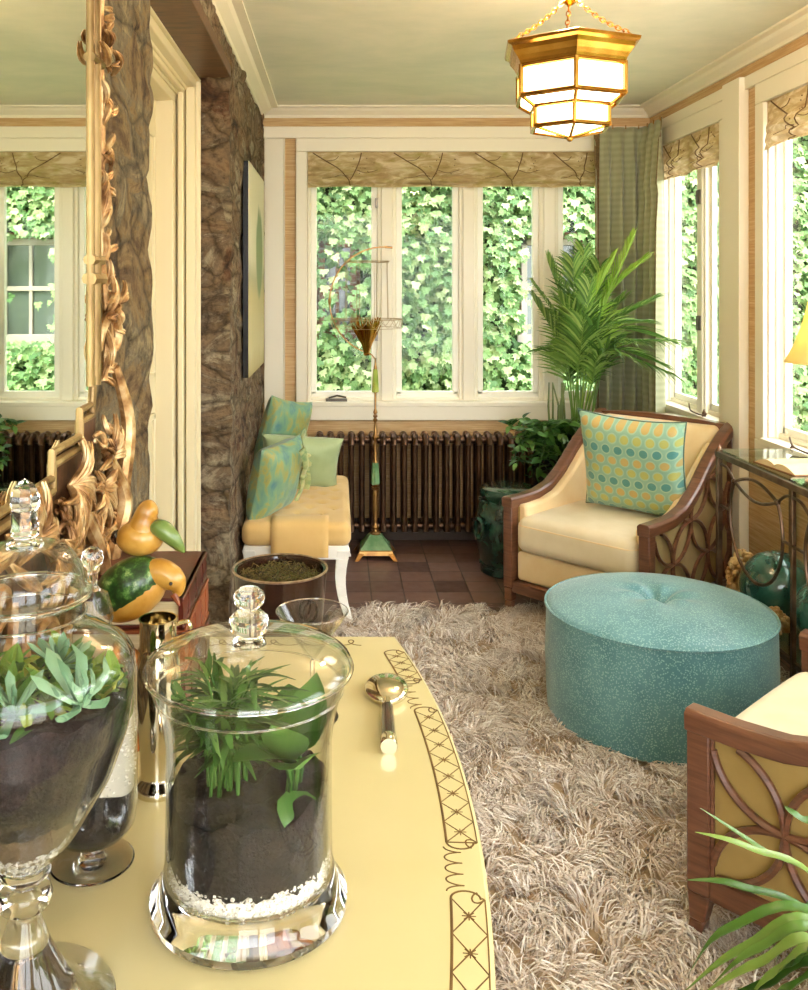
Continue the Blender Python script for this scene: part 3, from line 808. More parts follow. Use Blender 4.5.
    cu = MB().rbox(2*W-.075, .60, .145, .045, 12, crown, T(0, .295, .352), nz=3).build('seat_cushion', M_cream2, t)
    # piping round the seat edge
    P = []
    hx, hy, rr_ = W-.0375-.004, .30-.004, .045
    for (cx, cy, a0) in ((hx-rr_, hy-rr_, 0), (-hx+rr_, hy-rr_, 90), (-hx+rr_, -hy+rr_, 180), (hx-rr_, -hy+rr_, 270)):
        for k in range(5):
            a = math.radians(a0+k*22.5); P.append((cx+rr_*cos(a), cy+.295+rr_*sin(a), .352+.045))
    MB().tube(P, .0045, 6, closed=True).build('piping', M_cream, cu)
    # back
    def bk(o): return (o.x*(1+.0*o.z), o.y+(o.z)*.22 - .018*(1-(o.x/.27)**2)*(1 if o.y < 0 else 0), o.z)
    MB().rbox(2*W-.07, .09, .50, .03, 10, bk, T(0, .665, .555), nz=8).build('back_cushion', M_cream, t)
    b = MB(); n = 16
    for i in range(n):
        xa, xb = -W-.02+(2*W+.04)*i/n, -W-.02+(2*W+.04)*(i+1)/n
        f = lambda q: .016*(1-(q/W)**2)
        b.hexa([(xa, D-.03, .77+f(xa)), (xb, D-.03, .77+f(xb)), (xb, D+.015, .77+f(xb)), (xa, D+.015, .77+f(xa))], [(xa, D-.025, .812+f(xa)), (xb, D-.025, .812+f(xb)), (xb, D+.02, .812+f(xb)), (xa, D+.02, .812+f(xa))])
    b.build('top_rail', M_wood, t, bevel=.0)
    b = MB(); b.box(-W+.02, W-.02, D-.03, D-.005, .14, .78); b.build('back_panel', M_olive, t, bevel=.003)
    MB().box(-W+.02, W-.02, D-.03, D, .10, .15).build('back_rail', M_wood, t, bevel=.003)
    return t
armchair('walnut-framed cream armchair in the window corner, holding the dotted square pillow', (.945, 3.727, 0), math.radians(-47))
armchair('walnut-framed cream armchair cut off by the right edge, nearest the spiky plant', (.998, 2.212, 0), math.radians(-137))

# ------------------------------------------------------------------ pillows
def pillow_mb(w, h, th, puck=.10, n=26):
    b = MB()
    def sf(side):
        def f(a, c):
            u, v = 2*a-1, 2*c-1
            e = ((1-u**4)*(1-v**4))
            x = u*w/2*(1-puck*(1-v*v)*u*u*.6); z = v*h/2*(1-puck*(1-u*u)*v*v*.6)
            y = side*th/2*(max(0, e)**.42)*(1-.25*(u*u+v*v)/2) + .004*noise.noise(Vector((u*4, v*4, side*3)))*e
            return (x, y, z)
        return f
    b.grid(sf(-1), n, n); b.grid(sf(1), n, n)
    return b
def orient(o, loc, rx=0, ry=0, rz=0):
    o.matrix_world = T(*loc) @ R(rz, 'Z') @ R(rx, 'X') @ R(ry, 'Y'); return o
def m_dots():
    t = NT('dotted_pillow_silk'); tc = t.n('ShaderNodeTexCoord'); sp = t.n('ShaderNodeSeparateXYZ'); t.l(tc.outputs['Object'], sp.inputs[0])
    PX, PZ = .054, .047
    rowf = t.math('ADD', t.math('DIVIDE', sp.outputs[2], PZ), 20.45); row = t.math('FLOOR', rowf); fz = t.math('SUBTRACT', t.math('SUBTRACT', rowf, row), .5)
    odd = t.math('MODULO', row, 2)
    colf = t.math('ADD', t.math('DIVIDE', sp.outputs[0], PX), t.math('ADD', t.math('MULTIPLY', odd, .5), 20)); cf = t.math('SUBTRACT', t.math('SUBTRACT', colf, t.math('FLOOR', colf)), .5)
    d = t.math('SQRT', t.math('ADD', t.math('POWER', t.math('MULTIPLY', fz, PZ), 2), t.math('POWER', t.math('MULTIPLY', cf, PX), 2)))
    dot = t.math('LESS_THAN', d, .0172); ring = t.math('LESS_THAN', d, .0225)
    m3 = t.math('MODULO', row, 3)
    istq = t.math('LESS_THAN', t.math('ABSOLUTE', t.math('SUBTRACT', m3, 1)), .5)
    isgold = t.math('LESS_THAN', t.math('ABSOLUTE', t.math('SUBTRACT', m3, 0)), .5)
    c = t.mix(istq, lin('#b5ad46'), lin('#35807c')); c = t.mix(isgold, c, lin('#c49d48'))
    base = t.mix(ring, lin('#86ad92'), lin('#9dbb98'))
    n = t.noise(t.coord((1, 1, 8)), 40, 2)
    col = t.mix(dot, base, c); col = t.mix(t.math('MULTIPLY', n, .3), col, lin('#94b8a0'))
    return t.done(t.princ(col, .45, 0, t.bump(t.noise(t.coord((1, 1, 3)), 200, 2), .15, .002), Sheen_Weight=.3))
b = pillow_mb(.47, .45, .19, .17)
p = b.build('throw_pillow', m_dots())
tag(p, 'square pillow of teal and yellow dots on the corner armchair', 'pillow')
orient(p, (1.262, 3.925, .655), 15, 2, -40)
M_cord = mat('dark_cord', '#5b7468', None, .7)
def edge_pts(w, h, puck, n=14):
    P = []
    for k in range(4*n):
        s = k/n; q = int(s); f = s-q; a = 2*f-1
        u, v = ((a, -1), (1, a), (-a, 1), (-1, -a))[q]
        P.append((u*w/2*(1-puck*(1-v*v)*u*u*.6), 0, v*h/2*(1-puck*(1-u*u)*v*v*.6)))
    return P
MB().tube(edge_pts(.47, .45, .17), .0035, 6, closed=True).build('piping', M_cord, p)

M_ikat = m_cloth('ikat_silk', '#7fae90', ns=15, rough=.45, ramp=[(.30, '#4a7a80'), (.42, '#6c967c'), (.52, '#7d9e76'), (.60, '#a39b4c'), (.70, '#6c9270')], stretch=(1, 1, .6), thread=300)
M_sage = m_cloth('sage_silk', '#a9b98b', '#9aac7e', 6, rough=.55, thread=300)
M_tie = m_cloth('olive_print_silk', '#8fa06a', ns=16, rough=.5, ramp=[(.35, '#6f8f5c'), (.5, '#a7b178'), (.65, '#c0bd80')], thread=300)
def tie(b, pts, w0, w1):
    pts = bez(pts, 5); n = len(pts)
    b.tube(pts, [lerp(w0, w1, i/(n-1)) for i in range(n)], 8, flat=(1, .32))
# bench
t = thing('upholstered_bench', 'golden tufted bench on white sabre legs along the stone wall', 'bench', (-.175, 4.335, 0))
BW, BL = .46, 1.0
def tuft(o):
    x, y, z = o
    if z > 0:
        dz = 0
        for i in range(-4, 6):
            for j in range(-2, 3):
                tx = j*.105 + (.0525 if i % 2 else 0); ty = i*.088+.02
                if abs(tx) < BW/2-.05 and ty < BL/2-.05 and ty > -BL/2+.12:
                    dd = ((x-tx)**2+(y-ty)**2)/(.020**2)
                    if dd < 9: dz += .013*math.exp(-dd)
        f = max(0, 1-(x/(BW/2))**2)*max(0, 1-(y/(BL/2))**2)
        z = z - dz + .012*f
    return (x, y, z)
MB().rbox(BW, BL, .10, .035, 34, tuft, T(0, 0, .375), ny=60, nz=2).build('seat_cushion', M_yellow, t)
# folded cloth band over the near end (seam panel)
def bandf(a, c):
    x = lerp(-.105, .135, a); s = c
    if s < .45: y, z = -.40+.0-.003, lerp(.285, .44, s/.45); 
    else:
        y, z = lerp(-.40, -.27, (s-.45)/.55), .4785
    if s < .45 and s > .33: pass
    return (x, y, z)
prof = bez([(-.506, .285), (-.508, .33), (-.505, .385), (-.492, .418), (-.46, .432), (-.40, .435)], 4)
MB().grid(lambda a, c: (lerp(-.105, .135, a), prof[min(len(prof)-1, int(round(c*(len(prof)-1))))].x, prof[min(len(prof)-1, int(round(c*(len(prof)-1))))].y), 8, len(prof)-1).build('front_flap', M_yellow, t, solid=.004)
b = MB(); b.box(-BW/2+.01, BW/2-.01, -BL/2+.01, BL/2-.01, .272, .328); b.build('apron', benchwhite, t, bevel=.003)
btn0 = None
for i in range(-4, 6):
    for j in range(-2, 3):
        tx = j*.105 + (.0525 if i % 2 else 0); ty = i*.088+.02
        if abs(tx) < BW/2-.05 and ty < BL/2-.05 and ty > -BL/2+.12:
            if btn0 is None: btn0 = MB().ball((0, 0, 0), .008, 8, sc=(1, 1, .5)).build('button', M_yellow, t); o = btn0
            else: o = btn0.copy(); COL.objects.link(o); o.parent = t
            o.location = (tx, ty, .422)
for sx in (-1, 1):
    for sy in (-1, 1):
        b = MB(); P = []
        for k in range(9):
            u = k/8; z = .31*(1-u); off = .004 - .022*sin(u*pi*.9)+.038*u*u
            hw = lerp(.027, .014, u)
            P.append([(sx*(BW/2-.035+off)-hw, sy*(BL/2-.035+off*.6)-hw, z), (sx*(BW/2-.035+off)+hw, sy*(BL/2-.035+off*.6)-hw, z), (sx*(BW/2-.035+off)+hw, sy*(BL/2-.035+off*.6)+hw, z), (sx*(BW/2-.035+off)-hw, sy*(BL/2-.035+off*.6)+hw, z)])
        for k in range(8): b.hexa(P[k+1], P[k])
        b.build('leg', benchwhite, t, bevel=.002)
# pillows on the bench
p = pillow_mb(.33, .33, .15, .14).build('throw_pillow', M_ikat); tag(p, 'blue-green patterned pillow with fabric ties at the front left end of the bench', 'pillow')
orient(p, (-.275, 4.02, .578), 13, -3, 64)
b = MB(); tie(b, [(.04, -.085, .15), (.08, -.10, .07), (.12, -.07, .0)], .018, .012); tie(b, [(.12, -.07, .0), (.14, -.07, -.05), (.13, -.06, -.12)], .014, .02); b.ball((.12, -.075, .0), .018, 8); b.build('tie', M_tie, p)
p = pillow_mb(.40, .28, .13, .13).build('throw_pillow', M_sage); tag(p, 'plain sage pillow with a knotted printed band at its middle, lying across the bench', 'pillow')
orient(p, (-.185, 4.50, .558), 20, 5, 6)
b = MB(); b.tube([(.0+.01*sin(k), -.085*cos(2*pi*k/24), .145*sin(2*pi*k/24)) for k in range(24)], .012, 8, closed=True, flat=(.5, 2.2)); b.ball((.01, -.095, .05), .026, 10); 
for q in range(5): b.ball((.01+rnd.uniform(-.025, .025), -.10, .03+rnd.uniform(-.0, .07)), .014, 8, sc=(1.4, .6, .8))
tie(b, [(.01, -.095, .04), (.03, -.10, -.04), (.02, -.09, -.13)], .016, .026); tie(b, [(.01, -.095, .04), (-.02, -.10, -.03), (-.01, -.09, -.11)], .014, .022); b.build('knotted_band', M_tie, p)
p = pillow_mb(.31, .33, .14, .14).build('throw_pillow', M_ikat); tag(p, 'blue-green patterned pillow propped upright at the back, topmost on the bench', 'pillow')
orient(p, (-.275, 4.66, .685), 10, 12, 48)
b = MB(); tie(b, [(.02, -.08, .0), (.07, -.09, -.04), (.11, -.07, -.10)], .012, .02); tie(b, [(.13, -.02, .02), (.09, -.08, -.01), (.05, -.10, -.06)], .016, .014); b.ball((.07, -.09, -.03), .018, 8); b.build('tie', M_tie, p)

# ------------------------------------------------------------------ painting
def m_paint():
    t = NT('painted_canvas'); tc = t.n('ShaderNodeTexCoord'); sp = t.n('ShaderNodeSeparateXYZ'); t.l(tc.outputs['Object'], sp.inputs[0])
    n = t.noise(t.coord((1, 2, 1)), 4, 4)
    zz = t.math('ADD', sp.outputs[2], t.math('MULTIPLY', t.math('SUBTRACT', n, .5), .10))
    col = t.ramp(t.math('DIVIDE', zz, .94), [(0, lin('#b3a06e')), (.12, lin('#cabd90')), (.38, lin('#c4b483')), (.46, lin('#b3ab8b')), (.55, lin('#d6cfb4')), (1, lin('#ded8c2'))])
    # olive drop shape
    dy = t.math('DIVIDE', t.math('SUBTRACT', sp.outputs[1], t.math('ADD', .50, t.math('MULTIPLY', n, .06))), .17); dz = t.math('DIVIDE', t.math('SUBTRACT', zz, .56), .20)
    dd = t.math('ADD', t.math('POWER', dy, 2), t.math('POWER', dz, 2))
    m = t.math('SUBTRACT', 1.35, dd, True); m = t.math('MULTIPLY', m, 2.0, True)
    col = t.mix(m, col, lin('#7f8f64'))
    return t.done(t.princ(col, .6, 0, t.bump(t.noise(t.coord(), 120, 2), .1, .002)))
t = thing('canvas_painting', 'tall unframed canvas with an olive blot on cream and ochre, hung on the stone wall', 'painting', (-.385, 3.98, 1.018))
MB().box(-.003, .0, 0, .81, 0, .94).build('canvas', m_paint(), t, smooth=False)
plab(MB().box(-.026, -.003, .0, .81, 0, .94).build('stretcher', M_black, t), 'black side edge of the canvas')

# ------------------------------------------------------------------ stand with wire cage
t = thing('floor_stand', 'slim brass and green floor stand with a wire hoop, before the radiator', 'floor stand', (.196, 4.83, 0))
Zp = lambda y: CH-(y-VY)/190.0
b = MB()
def sq(b, h0, z0, h1, z1): b.hexa([(-h0, -h0, z0), (h0, -h0, z0), (h0, h0, z0), (-h0, h0, z0)], [(-h1, -h1, z1), (h1, -h1, z1), (h1, h1, z1), (-h1, h1, z1)])
sq(b, .092, .022, .086, .048)
for sx in (-1, 1):
    for sy in (-1, 1): b.hexa([(sx*.10-.012, sy*.10-.012, 0), (sx*.10+.012, sy*.10-.012, 0), (sx*.10+.012, sy*.10+.012, 0), (sx*.10-.012, sy*.10+.012, 0)], [(sx*.075-.016, sy*.075-.016, .035), (sx*.075+.016, sy*.075-.016, .035), (sx*.075+.016, sy*.075+.016, .035), (sx*.075-.016, sy*.075+.016, .035)])
b.build('foot_frame', M_brassold, t, bevel=.003)
b = MB(); sq(b, .082, .048, .03, .115); plab(b.build('base', M_jade, t, bevel=.003), 'green enamelled pyramid base')
prof = [(.028, .113), (.03, .122), (.016, .13), (.013, .14), (.019, .15), (.012, .165), (.010, .18), (.017, .24), (.0135, .30), (.012, .345), (.021, .35), (.012, .356), (.021, .362), (.012, .368), (.02, .374)]
prof += [(.014, .376)]
b = MB(); b.lathe(prof, 20)
b.lathe([(.012, .487), (.016, .49), (.008, .51), (.013, .535), (.007, .55), (.014, .575), (.008, .60), (.018, .622), (.009, .64), (.008, .68), (.006, .70), (.013, .712), (.006, .722), (.013, .732), (.006, .742), (.012, .752), (.0055, .77), (.006, .853), (.013, .858)], 20)
b.lathe([(.009, .978), (.010, .985), (.006, 1.0), (.004, 1.03), (.007, 1.035)], 16)
b.build('pole', M_brassold, t)
b = MB(); b.lathe([(.024, .376), (.025, .384), (.016, .487)], 8); b.build('green_sleeve', M_jade, t)
b = MB(); b.lathe([(.018, .858), (.019, .868), (.012, .978)], 8); b.build('green_sleeve', M_onyx, t)
b = MB(); cx, cz, r = .045, 1.335, .285
arc = [(cx+r*cos(math.radians(a)), 0, cz+r*sin(math.radians(a))) for a in range(82, 258, 6)]
arc = arc + [(-.045, 0, 1.052), (-.02, 0, 1.055), (0.0, 0, 1.03)]
b.tube(arc, .0036, 6); b.tube([(.05, 0, cz+r), (.09, 0, cz+r-.004)], .006, 6); b.ball((-.24, 0, 1.335), .012, 8, sc=(.7, .7, 1.8))
b.build('hoop', M_brassold, t)
b = MB(); rr = random.Random(5)
for k in range(64):
    a = 2*pi*k/64+rr.uniform(-.05, .05); R1 = rr.uniform(.035, .085); z1 = rr.uniform(.15, .20)
    ca, sa = cos(a), sin(a)
    b.tube([(-.045+.008*ca, .008*sa, 1.055), (-.045+.026*ca, .026*sa, 1.11), (-.045+R1*.7*ca, R1*.7*sa, 1.055+z1*.7), (-.045+R1*ca, R1*sa, 1.055+z1)], [.003, .003, .0035, .002], 5)
b.lathe([(.014, 1.05), (.02, 1.06), (.012, 1.07)], 12, T(-.045, 0, 0))
b.build('wheat_sheaf', M_brass, t)
M_wire = mat('thin_wire', '#b59a70', None, .35, .8)
b = MB(); gx = -.045
def ring(b, c, r, z, w, n=40): b.tube([(c+r*cos(2*pi*k/n), r*sin(2*pi*k/n), z) for k in range(n)], w, 5, closed=True)
ring(b, gx, .115, 1.54, .002); ring(b, gx, .12, 1.545, .0015); ring(b, gx, .19, 1.24, .002); ring(b, gx, .18, 1.195, .0015)
for k in range(8):
    a = 2*pi*k/8+.3; b.tube([(gx+.115*cos(a), .115*sin(a), 1.54), (gx+.12*cos(a), .12*sin(a), 1.24)], .0013, 5)
for k in range(16):
    a = 2*pi*k/16; a2 = a+2*pi/32
    b.tube(bez([(gx+.19*cos(a), .19*sin(a), 1.24), (gx+.185*cos(a2), .185*sin(a2), 1.20), (gx+.19*cos(a+2*pi/16), .19*sin(a+2*pi/16), 1.24)], 4), .0012, 5)
b.tube([(gx-.19, 0, 1.24), (gx+.19, 0, 1.24)], .0015, 5); b.tube([(gx, -.19, 1.24), (gx, .19, 1.24)], .0015, 5)
b.build('wire_cage', M_wire, t)

# ------------------------------------------------------------------ garden stool
def m_celad():
    t = NT('green_glaze'); v = t.coord(); n = t.noise(v, 9, 5, .6, .8)
    col = t.ramp(n, [(.3, lin('#0c1f1b')), (.5, lin('#173830')), (.7, lin('#34604f'))])
    return t.done(t.princ(col, .12, 0, t.bump(t.noise(v, 24, 4), .35, .01), Coat_Weight=.6))
M_glaze = m_celad()
t = thing('garden_stool', 'dark green glazed ceramic drum stool beside the radiator', 'stool', (.845, 4.55, 0))
b = MB(); b.lathe([(.125, 0), (.14, .01), (.14, .035), (.135, .045), (.155, .12), (.165, .21), (.155, .30), (.137, .365), (.143, .375), (.145, .405), (.138, .42), (.12, .426), (.0001, .424)], 48); b.build('body', M_glaze, t)
for zz in (.05, .36):
    for k in range(24):
        a = 2*pi*k/24; rr_ = .14 if zz < .1 else .142
        if k == 0: b = MB(); b.tube([(rr_*cos(2*pi*j/48), rr_*sin(2*pi*j/48), zz) for j in range(48)], .004, 6, closed=True)
        b.ball((rr_*cos(a), rr_*sin(a), zz), .007, 8)
    b.build('stud_band', M_glaze, t)
for a0 in (200, 20):
    a = math.radians(a0); b = MB()
    b.tube([( (.163+.006)*cos(a+.25*cos(q)), (.163+.006)*sin(a+.25*cos(q)), .23+.05*sin(q)) for q in [2*pi*k/20 for k in range(20)]], .009, 8, closed=True)
    b.build('relief_handle', M_glaze, t)
    b = MB(); b.ball((.160*cos(a), .160*sin(a), .23), .035, 14, sc=(.35, .35, .8)); b.build('opening', M_black, t)

# ------------------------------------------------------------------ pot with dry moss
M_potg = mat('brown_glaze', '#21140d', '#3a2216', .12, ns=8, Coat_Weight=.6)
t = thing('glazed_pot', 'dark brown glazed round pot of dry moss in front of the bench', 'pot', (-.205, 3.26, 0))
z1 = CH-(568-VY)*3.26/F; r1 = .166
b = MB(); b.lathe([(.0001, .0), (.115, .0), (.125, .02), (r1*.90, z1*.5), (r1*.985, z1-.03), (r1, z1-.004), (r1-.004, z1), (r1-.012, z1-.004), (r1-.02, z1-.05), (.0001, z1-.06)], 48); b.build('body', M_potg, t)
b = MB(); b.tube([(r1*cos(2*pi*k/48), r1*sin(2*pi*k/48), z1) for k in range(48)], .0045, 6, closed=True); plab(b.build('rim', mat('bronze_rim', '#9b7f62', '#c9b193', .3, .6, ns=30), t), 'pale worn bronze rim')
b = MB(); a = math.radians(-50); c = Vector((cos(a), sin(a), 0)); w = Vector((-sin(a), cos(a), 0))
b.tube([c*(r1-.005+.012) + w*(.028*cos(2*pi*k/20)) + Vector((0, 0, z1-.11+.034*sin(2*pi*k/20))) for k in range(20)], .005, 6, closed=True); b.build('ring_handle', M_potg, t)
b = MB(); b.lathe([(.0001, z1-.055), (.10, z1-.056), (.142, z1-.058)], 24, caps=False)
for k in range(1500):
    a = rr.uniform(0, 2*pi); q = .138*sqrt(rr.random()); h = rr.uniform(-.065, -.02); a2 = rr.uniform(0, 2*pi); l = rr.uniform(.015, .05)
    p0 = Vector((q*cos(a), q*sin(a), z1+h)); p1 = p0+Vector((cos(a2)*l*.5, sin(a2)*l*.5, rr.uniform(-.002, .018))); p2 = p0 + Vector((cos(a2+.5)*l, sin(a2+.5)*l, rr.uniform(-.01, .012)))
    for p_ in (p1, p2):
        d = sqrt(p_.x**2+p_.y**2)
        if d > .143: p_.x *= .143/d; p_.y *= .143/d
    b.tube([p0, p1, p2], [.0014, .0016, .0008], 4)
o = b.build('dry_moss', M_twig, t, smooth=False); o['kind'] = 'stuff'

# ------------------------------------------------------------------ palm
PX, PY = 1.13, 4.72
t = thing('potted_palm', 'tall green palm in a dark pot between the radiator and the corner curtain', 'palm', (PX, PY, 0))
b = MB(); b.lathe([(.0001, 0), (.085, 0), (.10, .02), (.125, .3), (.135, .55), (.14, .565), (.13, .57), (.12, .53), (.0001, .53)], 40); b.build('pot', M_black, t)
b = MB(); b.lathe([(.0001, .537), (.121, .532)], 24, caps=False); b.build('soil', M_soil, t)
rr = random.Random(11)
SP_ = 195.0
def frond(parent, base, pts, nl, ll, M_, droop=.4, width=.0058, tilt=0):
    """leaf stalk through pts with two rows of narrow leaflets"""
    P = bez(pts, 8); n = len(P); b = MB()
    b.tube(P, [lerp(.0055, .0012, i/(n-1)) for i in range(n)], 5)
    tot = n-1
    nl = int(nl*1.5); ll = ll*1.22
    for k in range(nl):
        u = .36 + .64*k/(nl-1); f = u*tot; i = min(int(f), tot-1); p = P[i].lerp(P[i+1], f-i)
        tg = (P[i+1]-P[i]).normalized()
        side = tg.cross(Vector((0, 0, 1)));
        if side.length < .2: side = tg.cross(Vector((0, 1, 0)))
        side.normalize(); upv = side.cross(tg).normalized()
        L = ll*(sin(pi*min(1, (.12+.88*(1-abs(u-.6)/.75))))**.6 if u < .99 else .7)*rr.uniform(.85, 1.1)
        L = ll*interp([(.28, .6), (.45, 1.0), (.7, .95), (.9, .7), (1, .45)], u)*rr.uniform(.88, 1.1)
        for s in (-1, 1):
            d = (side*s*cos(math.radians(44+30*(u-.3))) + tg*sin(math.radians(44+45*(u-.3))) + upv*.28).normalized()
            w = tg.cross(d).cross(d).normalized()*width
            vs = []
            for j in range(5):
                q = j/4; c = p + d*L*q + Vector((0, 0, -droop*L*q*q*rr.uniform(.9, 1.1)))
                wd = (.35, 1, .95, .6, .03)[j]
                vs += [c-w*wd, c+Vector((0, 0, -.002*wd)), c+w*wd]
            fs = []
            for j in range(4):
                a = 3*j; fs += [(a, a+1, a+4, a+3), (a+1, a+2, a+5, a+4)]
            b.add(vs, fs)
    return b.build('frond', M_, parent, smooth=False)
def PP(px, py, dy=0):                       # picture point -> local point near the palm's depth
    d = PY+dy; return ((px-VX)*d/F - PX, dy, CH-(py-VY)*d/F)
fr = [  # (via, tip, dy, leaflets, length, bright)
    ((563, 330), (533, 283), -.10, 22, .17, 0), ((568, 320), (548, 262), .02, 22, .20, 0),
    ((575, 320), (573, 262), -.08, 24, .22, 0), ((590, 330), (600, 268), .0, 24, .22, 0),
    ((600, 320), (634, 238), -.05, 26, .20, 1), ((590, 310), (613, 262), -.12, 26, .22, 1),
    ((606, 330), (652, 300), -.02, 24, .20, 0), ((612, 345), (672, 340), -.10, 24, .18, 0),
    ((605, 352), (668, 372), -.22, 22, .17, 0), ((598, 330), (640, 322), -.20, 22, .20, 0),
    ((578, 330), (560, 300), -.2, 20, .20, 0), ((583, 330), (590, 285), -.24, 24, .20, 0),
    ((594, 335), (622, 300), .05, 22, .2, 0), ((560, 345), (534, 300), -.02, 22, .19, 0), ((612, 330), (660, 338), .02, 24, .21, 0), ((610, 350), (650, 360), -.15, 22, .21, 0), ((580, 320), (584, 250), .05, 24, .2, 0), ((606, 300), (642, 262), -.02, 24, .2, 1), ((570, 350), (540, 350), .05, 16, .14, 0)]
for i, (v, tp_, dy, nl, ll, br) in enumerate(fr):
    bx_, by_ = 577+rr.uniform(-7, 9), 434
    pts = [(PP(bx_, by_)[0], rr.uniform(-.02, .02), .52), PP(lerp(bx_, v[0], .55), lerp(by_, v[1], .55), dy*.4), PP(v[0], v[1], dy*.8), PP(*tp_, dy)]
    frond(t, None, pts, nl, ll, M_palm2 if br else M_palm, .35 if i not in (7, 8, 0) else .7)
b = MB()
for k in range(7):
    x = -.04+.014*k; b.tube([(x, rr.uniform(-.04, .04), .52), (x+rr.uniform(-.015, .015), 0, .80), (x*1.1+rr.uniform(-.03, .03), 0, .92)], [.007, .0055, .003], 6)
b.build('cane', mat('palm_cane', '#4d5f28', '#6f7a3c', .5, ns=10), t)

# trailing plant at the foot of the palm
def leafy(b, c, L, az, el, w, rl=0, curl=.35, fold=.25):
    """one pointed oval leaf"""
    M = T(*c) @ R(az, 'Z') @ R(-el, 'Y') @ R(rl, 'X')
    pts = []; N_ = 6
    for j in range(N_+1):
        q = j/N_; ww = w*L*sin(pi*q**.8)**.8 if 0 < q < 1 else .0006
        z = -curl*L*q*q
        pts += [(q*L, -ww, z+fold*ww), (q*L, 0, z), (q*L, ww, z+fold*ww)]
    fs = []
    for j in range(N_): a = 3*j; fs += [(a, a+1, a+4, a+3), (a+1, a+2, a+5, a+4)]
    b.add(pts, fs, M)
t = thing('trailing_houseplant', 'bushy glossy trailing plant spilling from the pot at the foot of the palm', 'plant', (PX, PY, .537))
b = MB()
for k in range(34):
    x1 = rr.uniform(-.28, .10); az = rr.uniform(0, 2*pi)
    base = Vector((rr.uniform(-.08, .06), rr.uniform(-.09, .05), 0))
    tipx = -.06+rr.uniform(-.20, .14); tipy = rr.uniform(-.24, .02)
    tipz = rr.uniform(-.12, .16) if k < 18 else rr.uniform(.0, .20)
    mid = (base + Vector((tipx, tipy, 0)))/2 + Vector((0, 0, rr.uniform(.10, .2)))
    P = bez([base, mid, Vector((tipx, tipy, tipz))], 7); b.cur = 0; b.tube(P, .0022, 5)
    for i, p in enumerate(P[3:]):
        for q in range(2): leafy(b, p, rr.uniform(.045, .075), rr.uniform(0, 360), rr.uniform(-30, 40), .24, rr.uniform(-40, 40))
b.build('foliage', M_leafd, t)
# ------------------------------------------------------------------ mirror with carved gilt frame
t = thing('gilt_mirror', 'tall mirror in a carved gilt rococo frame on the left wall', 'mirror', (-.41, 1.45, 1.16))
# local: +x out of the wall, y along the wall, z up; glass spans y -1.15..0, z 0..1.1
MB().prism([(-1.15, .0), (-.19, .0), (-.19, .035), (-.055, .035), (-.055, .075), (0, .075), (0, 1.15), (-1.15, 1.15)], .010, .018, 'x').build('mirror_glass', M_mirror, t, smooth=False)
b = MB()
def rod(pts, r): b.tube(pts, r, 10)
for (dy, x, r) in ((.006, .018, .007), (.028, .020, .010), (.052, .016, .007)):
    b.tube([(x, dy, .10), (x, dy, 1.16)], r, 10)
for (z0, r) in ((.27, .02), (.30, .016), (.95, .022), (.99, .018), (1.0, .022), (.62, .016)):
    b.tube([(.020, .0, z0), (.024, .055, z0)], r*.5, 8)
for (dz, x, r) in ((-.005, .018, .006), (-.022, .018, .007)):
    b.tube([(x, -1.15, dz), (x, -.19, dz)], r, 8); b.tube([(x, -.19+.0, dz), (x, -.19, dz+.035), (x, -.055, dz+.035), (x, -.055, dz+.075), (x, .01, dz+.075), (x, .02, dz+.12)], r, 8)
b.build('inner_moulding', M_gilt2, t)
b = MB(); rr = random.Random(9)
def scroll(b, c, r0, a0, turns, w, sgn=1, x=.02, n=26, flat=(1, 1)):
    P = []; W = []
    for k in range(n):
        u = k/(n-1); a = math.radians(a0) + sgn*turns*2*pi*u; r = r0*(1-u*.86)
        P.append((x+.012*sin(u*pi), c[0]+r*cos(a), c[1]+r*sin(a))); W.append(w*(.5+.9*sin(pi*min(1, u*1.1+.08)))*(1-.35*u))
    W[-1] = w*1.1; b.tube(P, W, 8)
def petal(b, c, ang, L, w, lift=.03, curl=.3, x=.02):
    lift = lift*.6
    """carved leaf lobe lying on the frame, tip curling outwards"""
    a = math.radians(ang); d = Vector((0, cos(a), sin(a))); s = Vector((0, -sin(a), cos(a)))
    for off, ws, xs in ((0, 1, 0), (.33, .6, .004), (-.33, .6, .004)):
        P = []; W = []
        for k in range(8):
            u = k/7; P.append(Vector((x, c[0], c[1])) + d*L*u*(1-.0*abs(off)) + s*(w*off*2.0*sin(pi*u)) + s*curl*L*u*u + Vector((lift*sin(u*pi*.75)+xs, 0, 0)))
            W.append(w*ws*(.25+sin(pi*min(1, u*.86+.1)))*.62)
        b.tube(P, W, 7)
# bottom right corner: acanthus sprays, scrolls and openwork
for (c, a0, a1, st, L0_, L1_) in (((-.12, -.03), -150, 70, 15, .05, .09), ((.02, -.06), -200, 20, 16, .045, .085), ((-.22, -.10), -160, 10, 17, .05, .09), ((-.17, -.12), 30, 140, 16, .045, .08), ((.075, -.03), 20, 160, 17, .04, .07), ((-.05, -.14), -180, 180, 24, .04, .07), ((.09, -.13), -200, 40, 22, .04, .065), ((-.30, -.06), -40, 200, 22, .04, .07)):
    for ang in range(a0, a1, st):
        petal(b, c, ang, rr.uniform(L0_, L1_), rr.uniform(.006, .009), .035, rr.uniform(-.6, .6))
        if rr.random() < .6:
            aa = math.radians(ang); scroll(b, (c[0]+L1_*.8*cos(aa), c[1]+L1_*.8*sin(aa)), .016, ang, 1.1, .0045, 1 if rr.random() < .5 else -1)
scroll(b, (.11, -.06), .065, 60, -1.3, .009); scroll(b, (.03, -.17), .060, 180, 1.3, .009); scroll(b, (-.14, -.22), .06, 30, -1.4, .009)
scroll(b, (.13, -.19), .050, 120, 1.2, .008); scroll(b, (-.26, -.20), .055, 150, 1.2, .009)
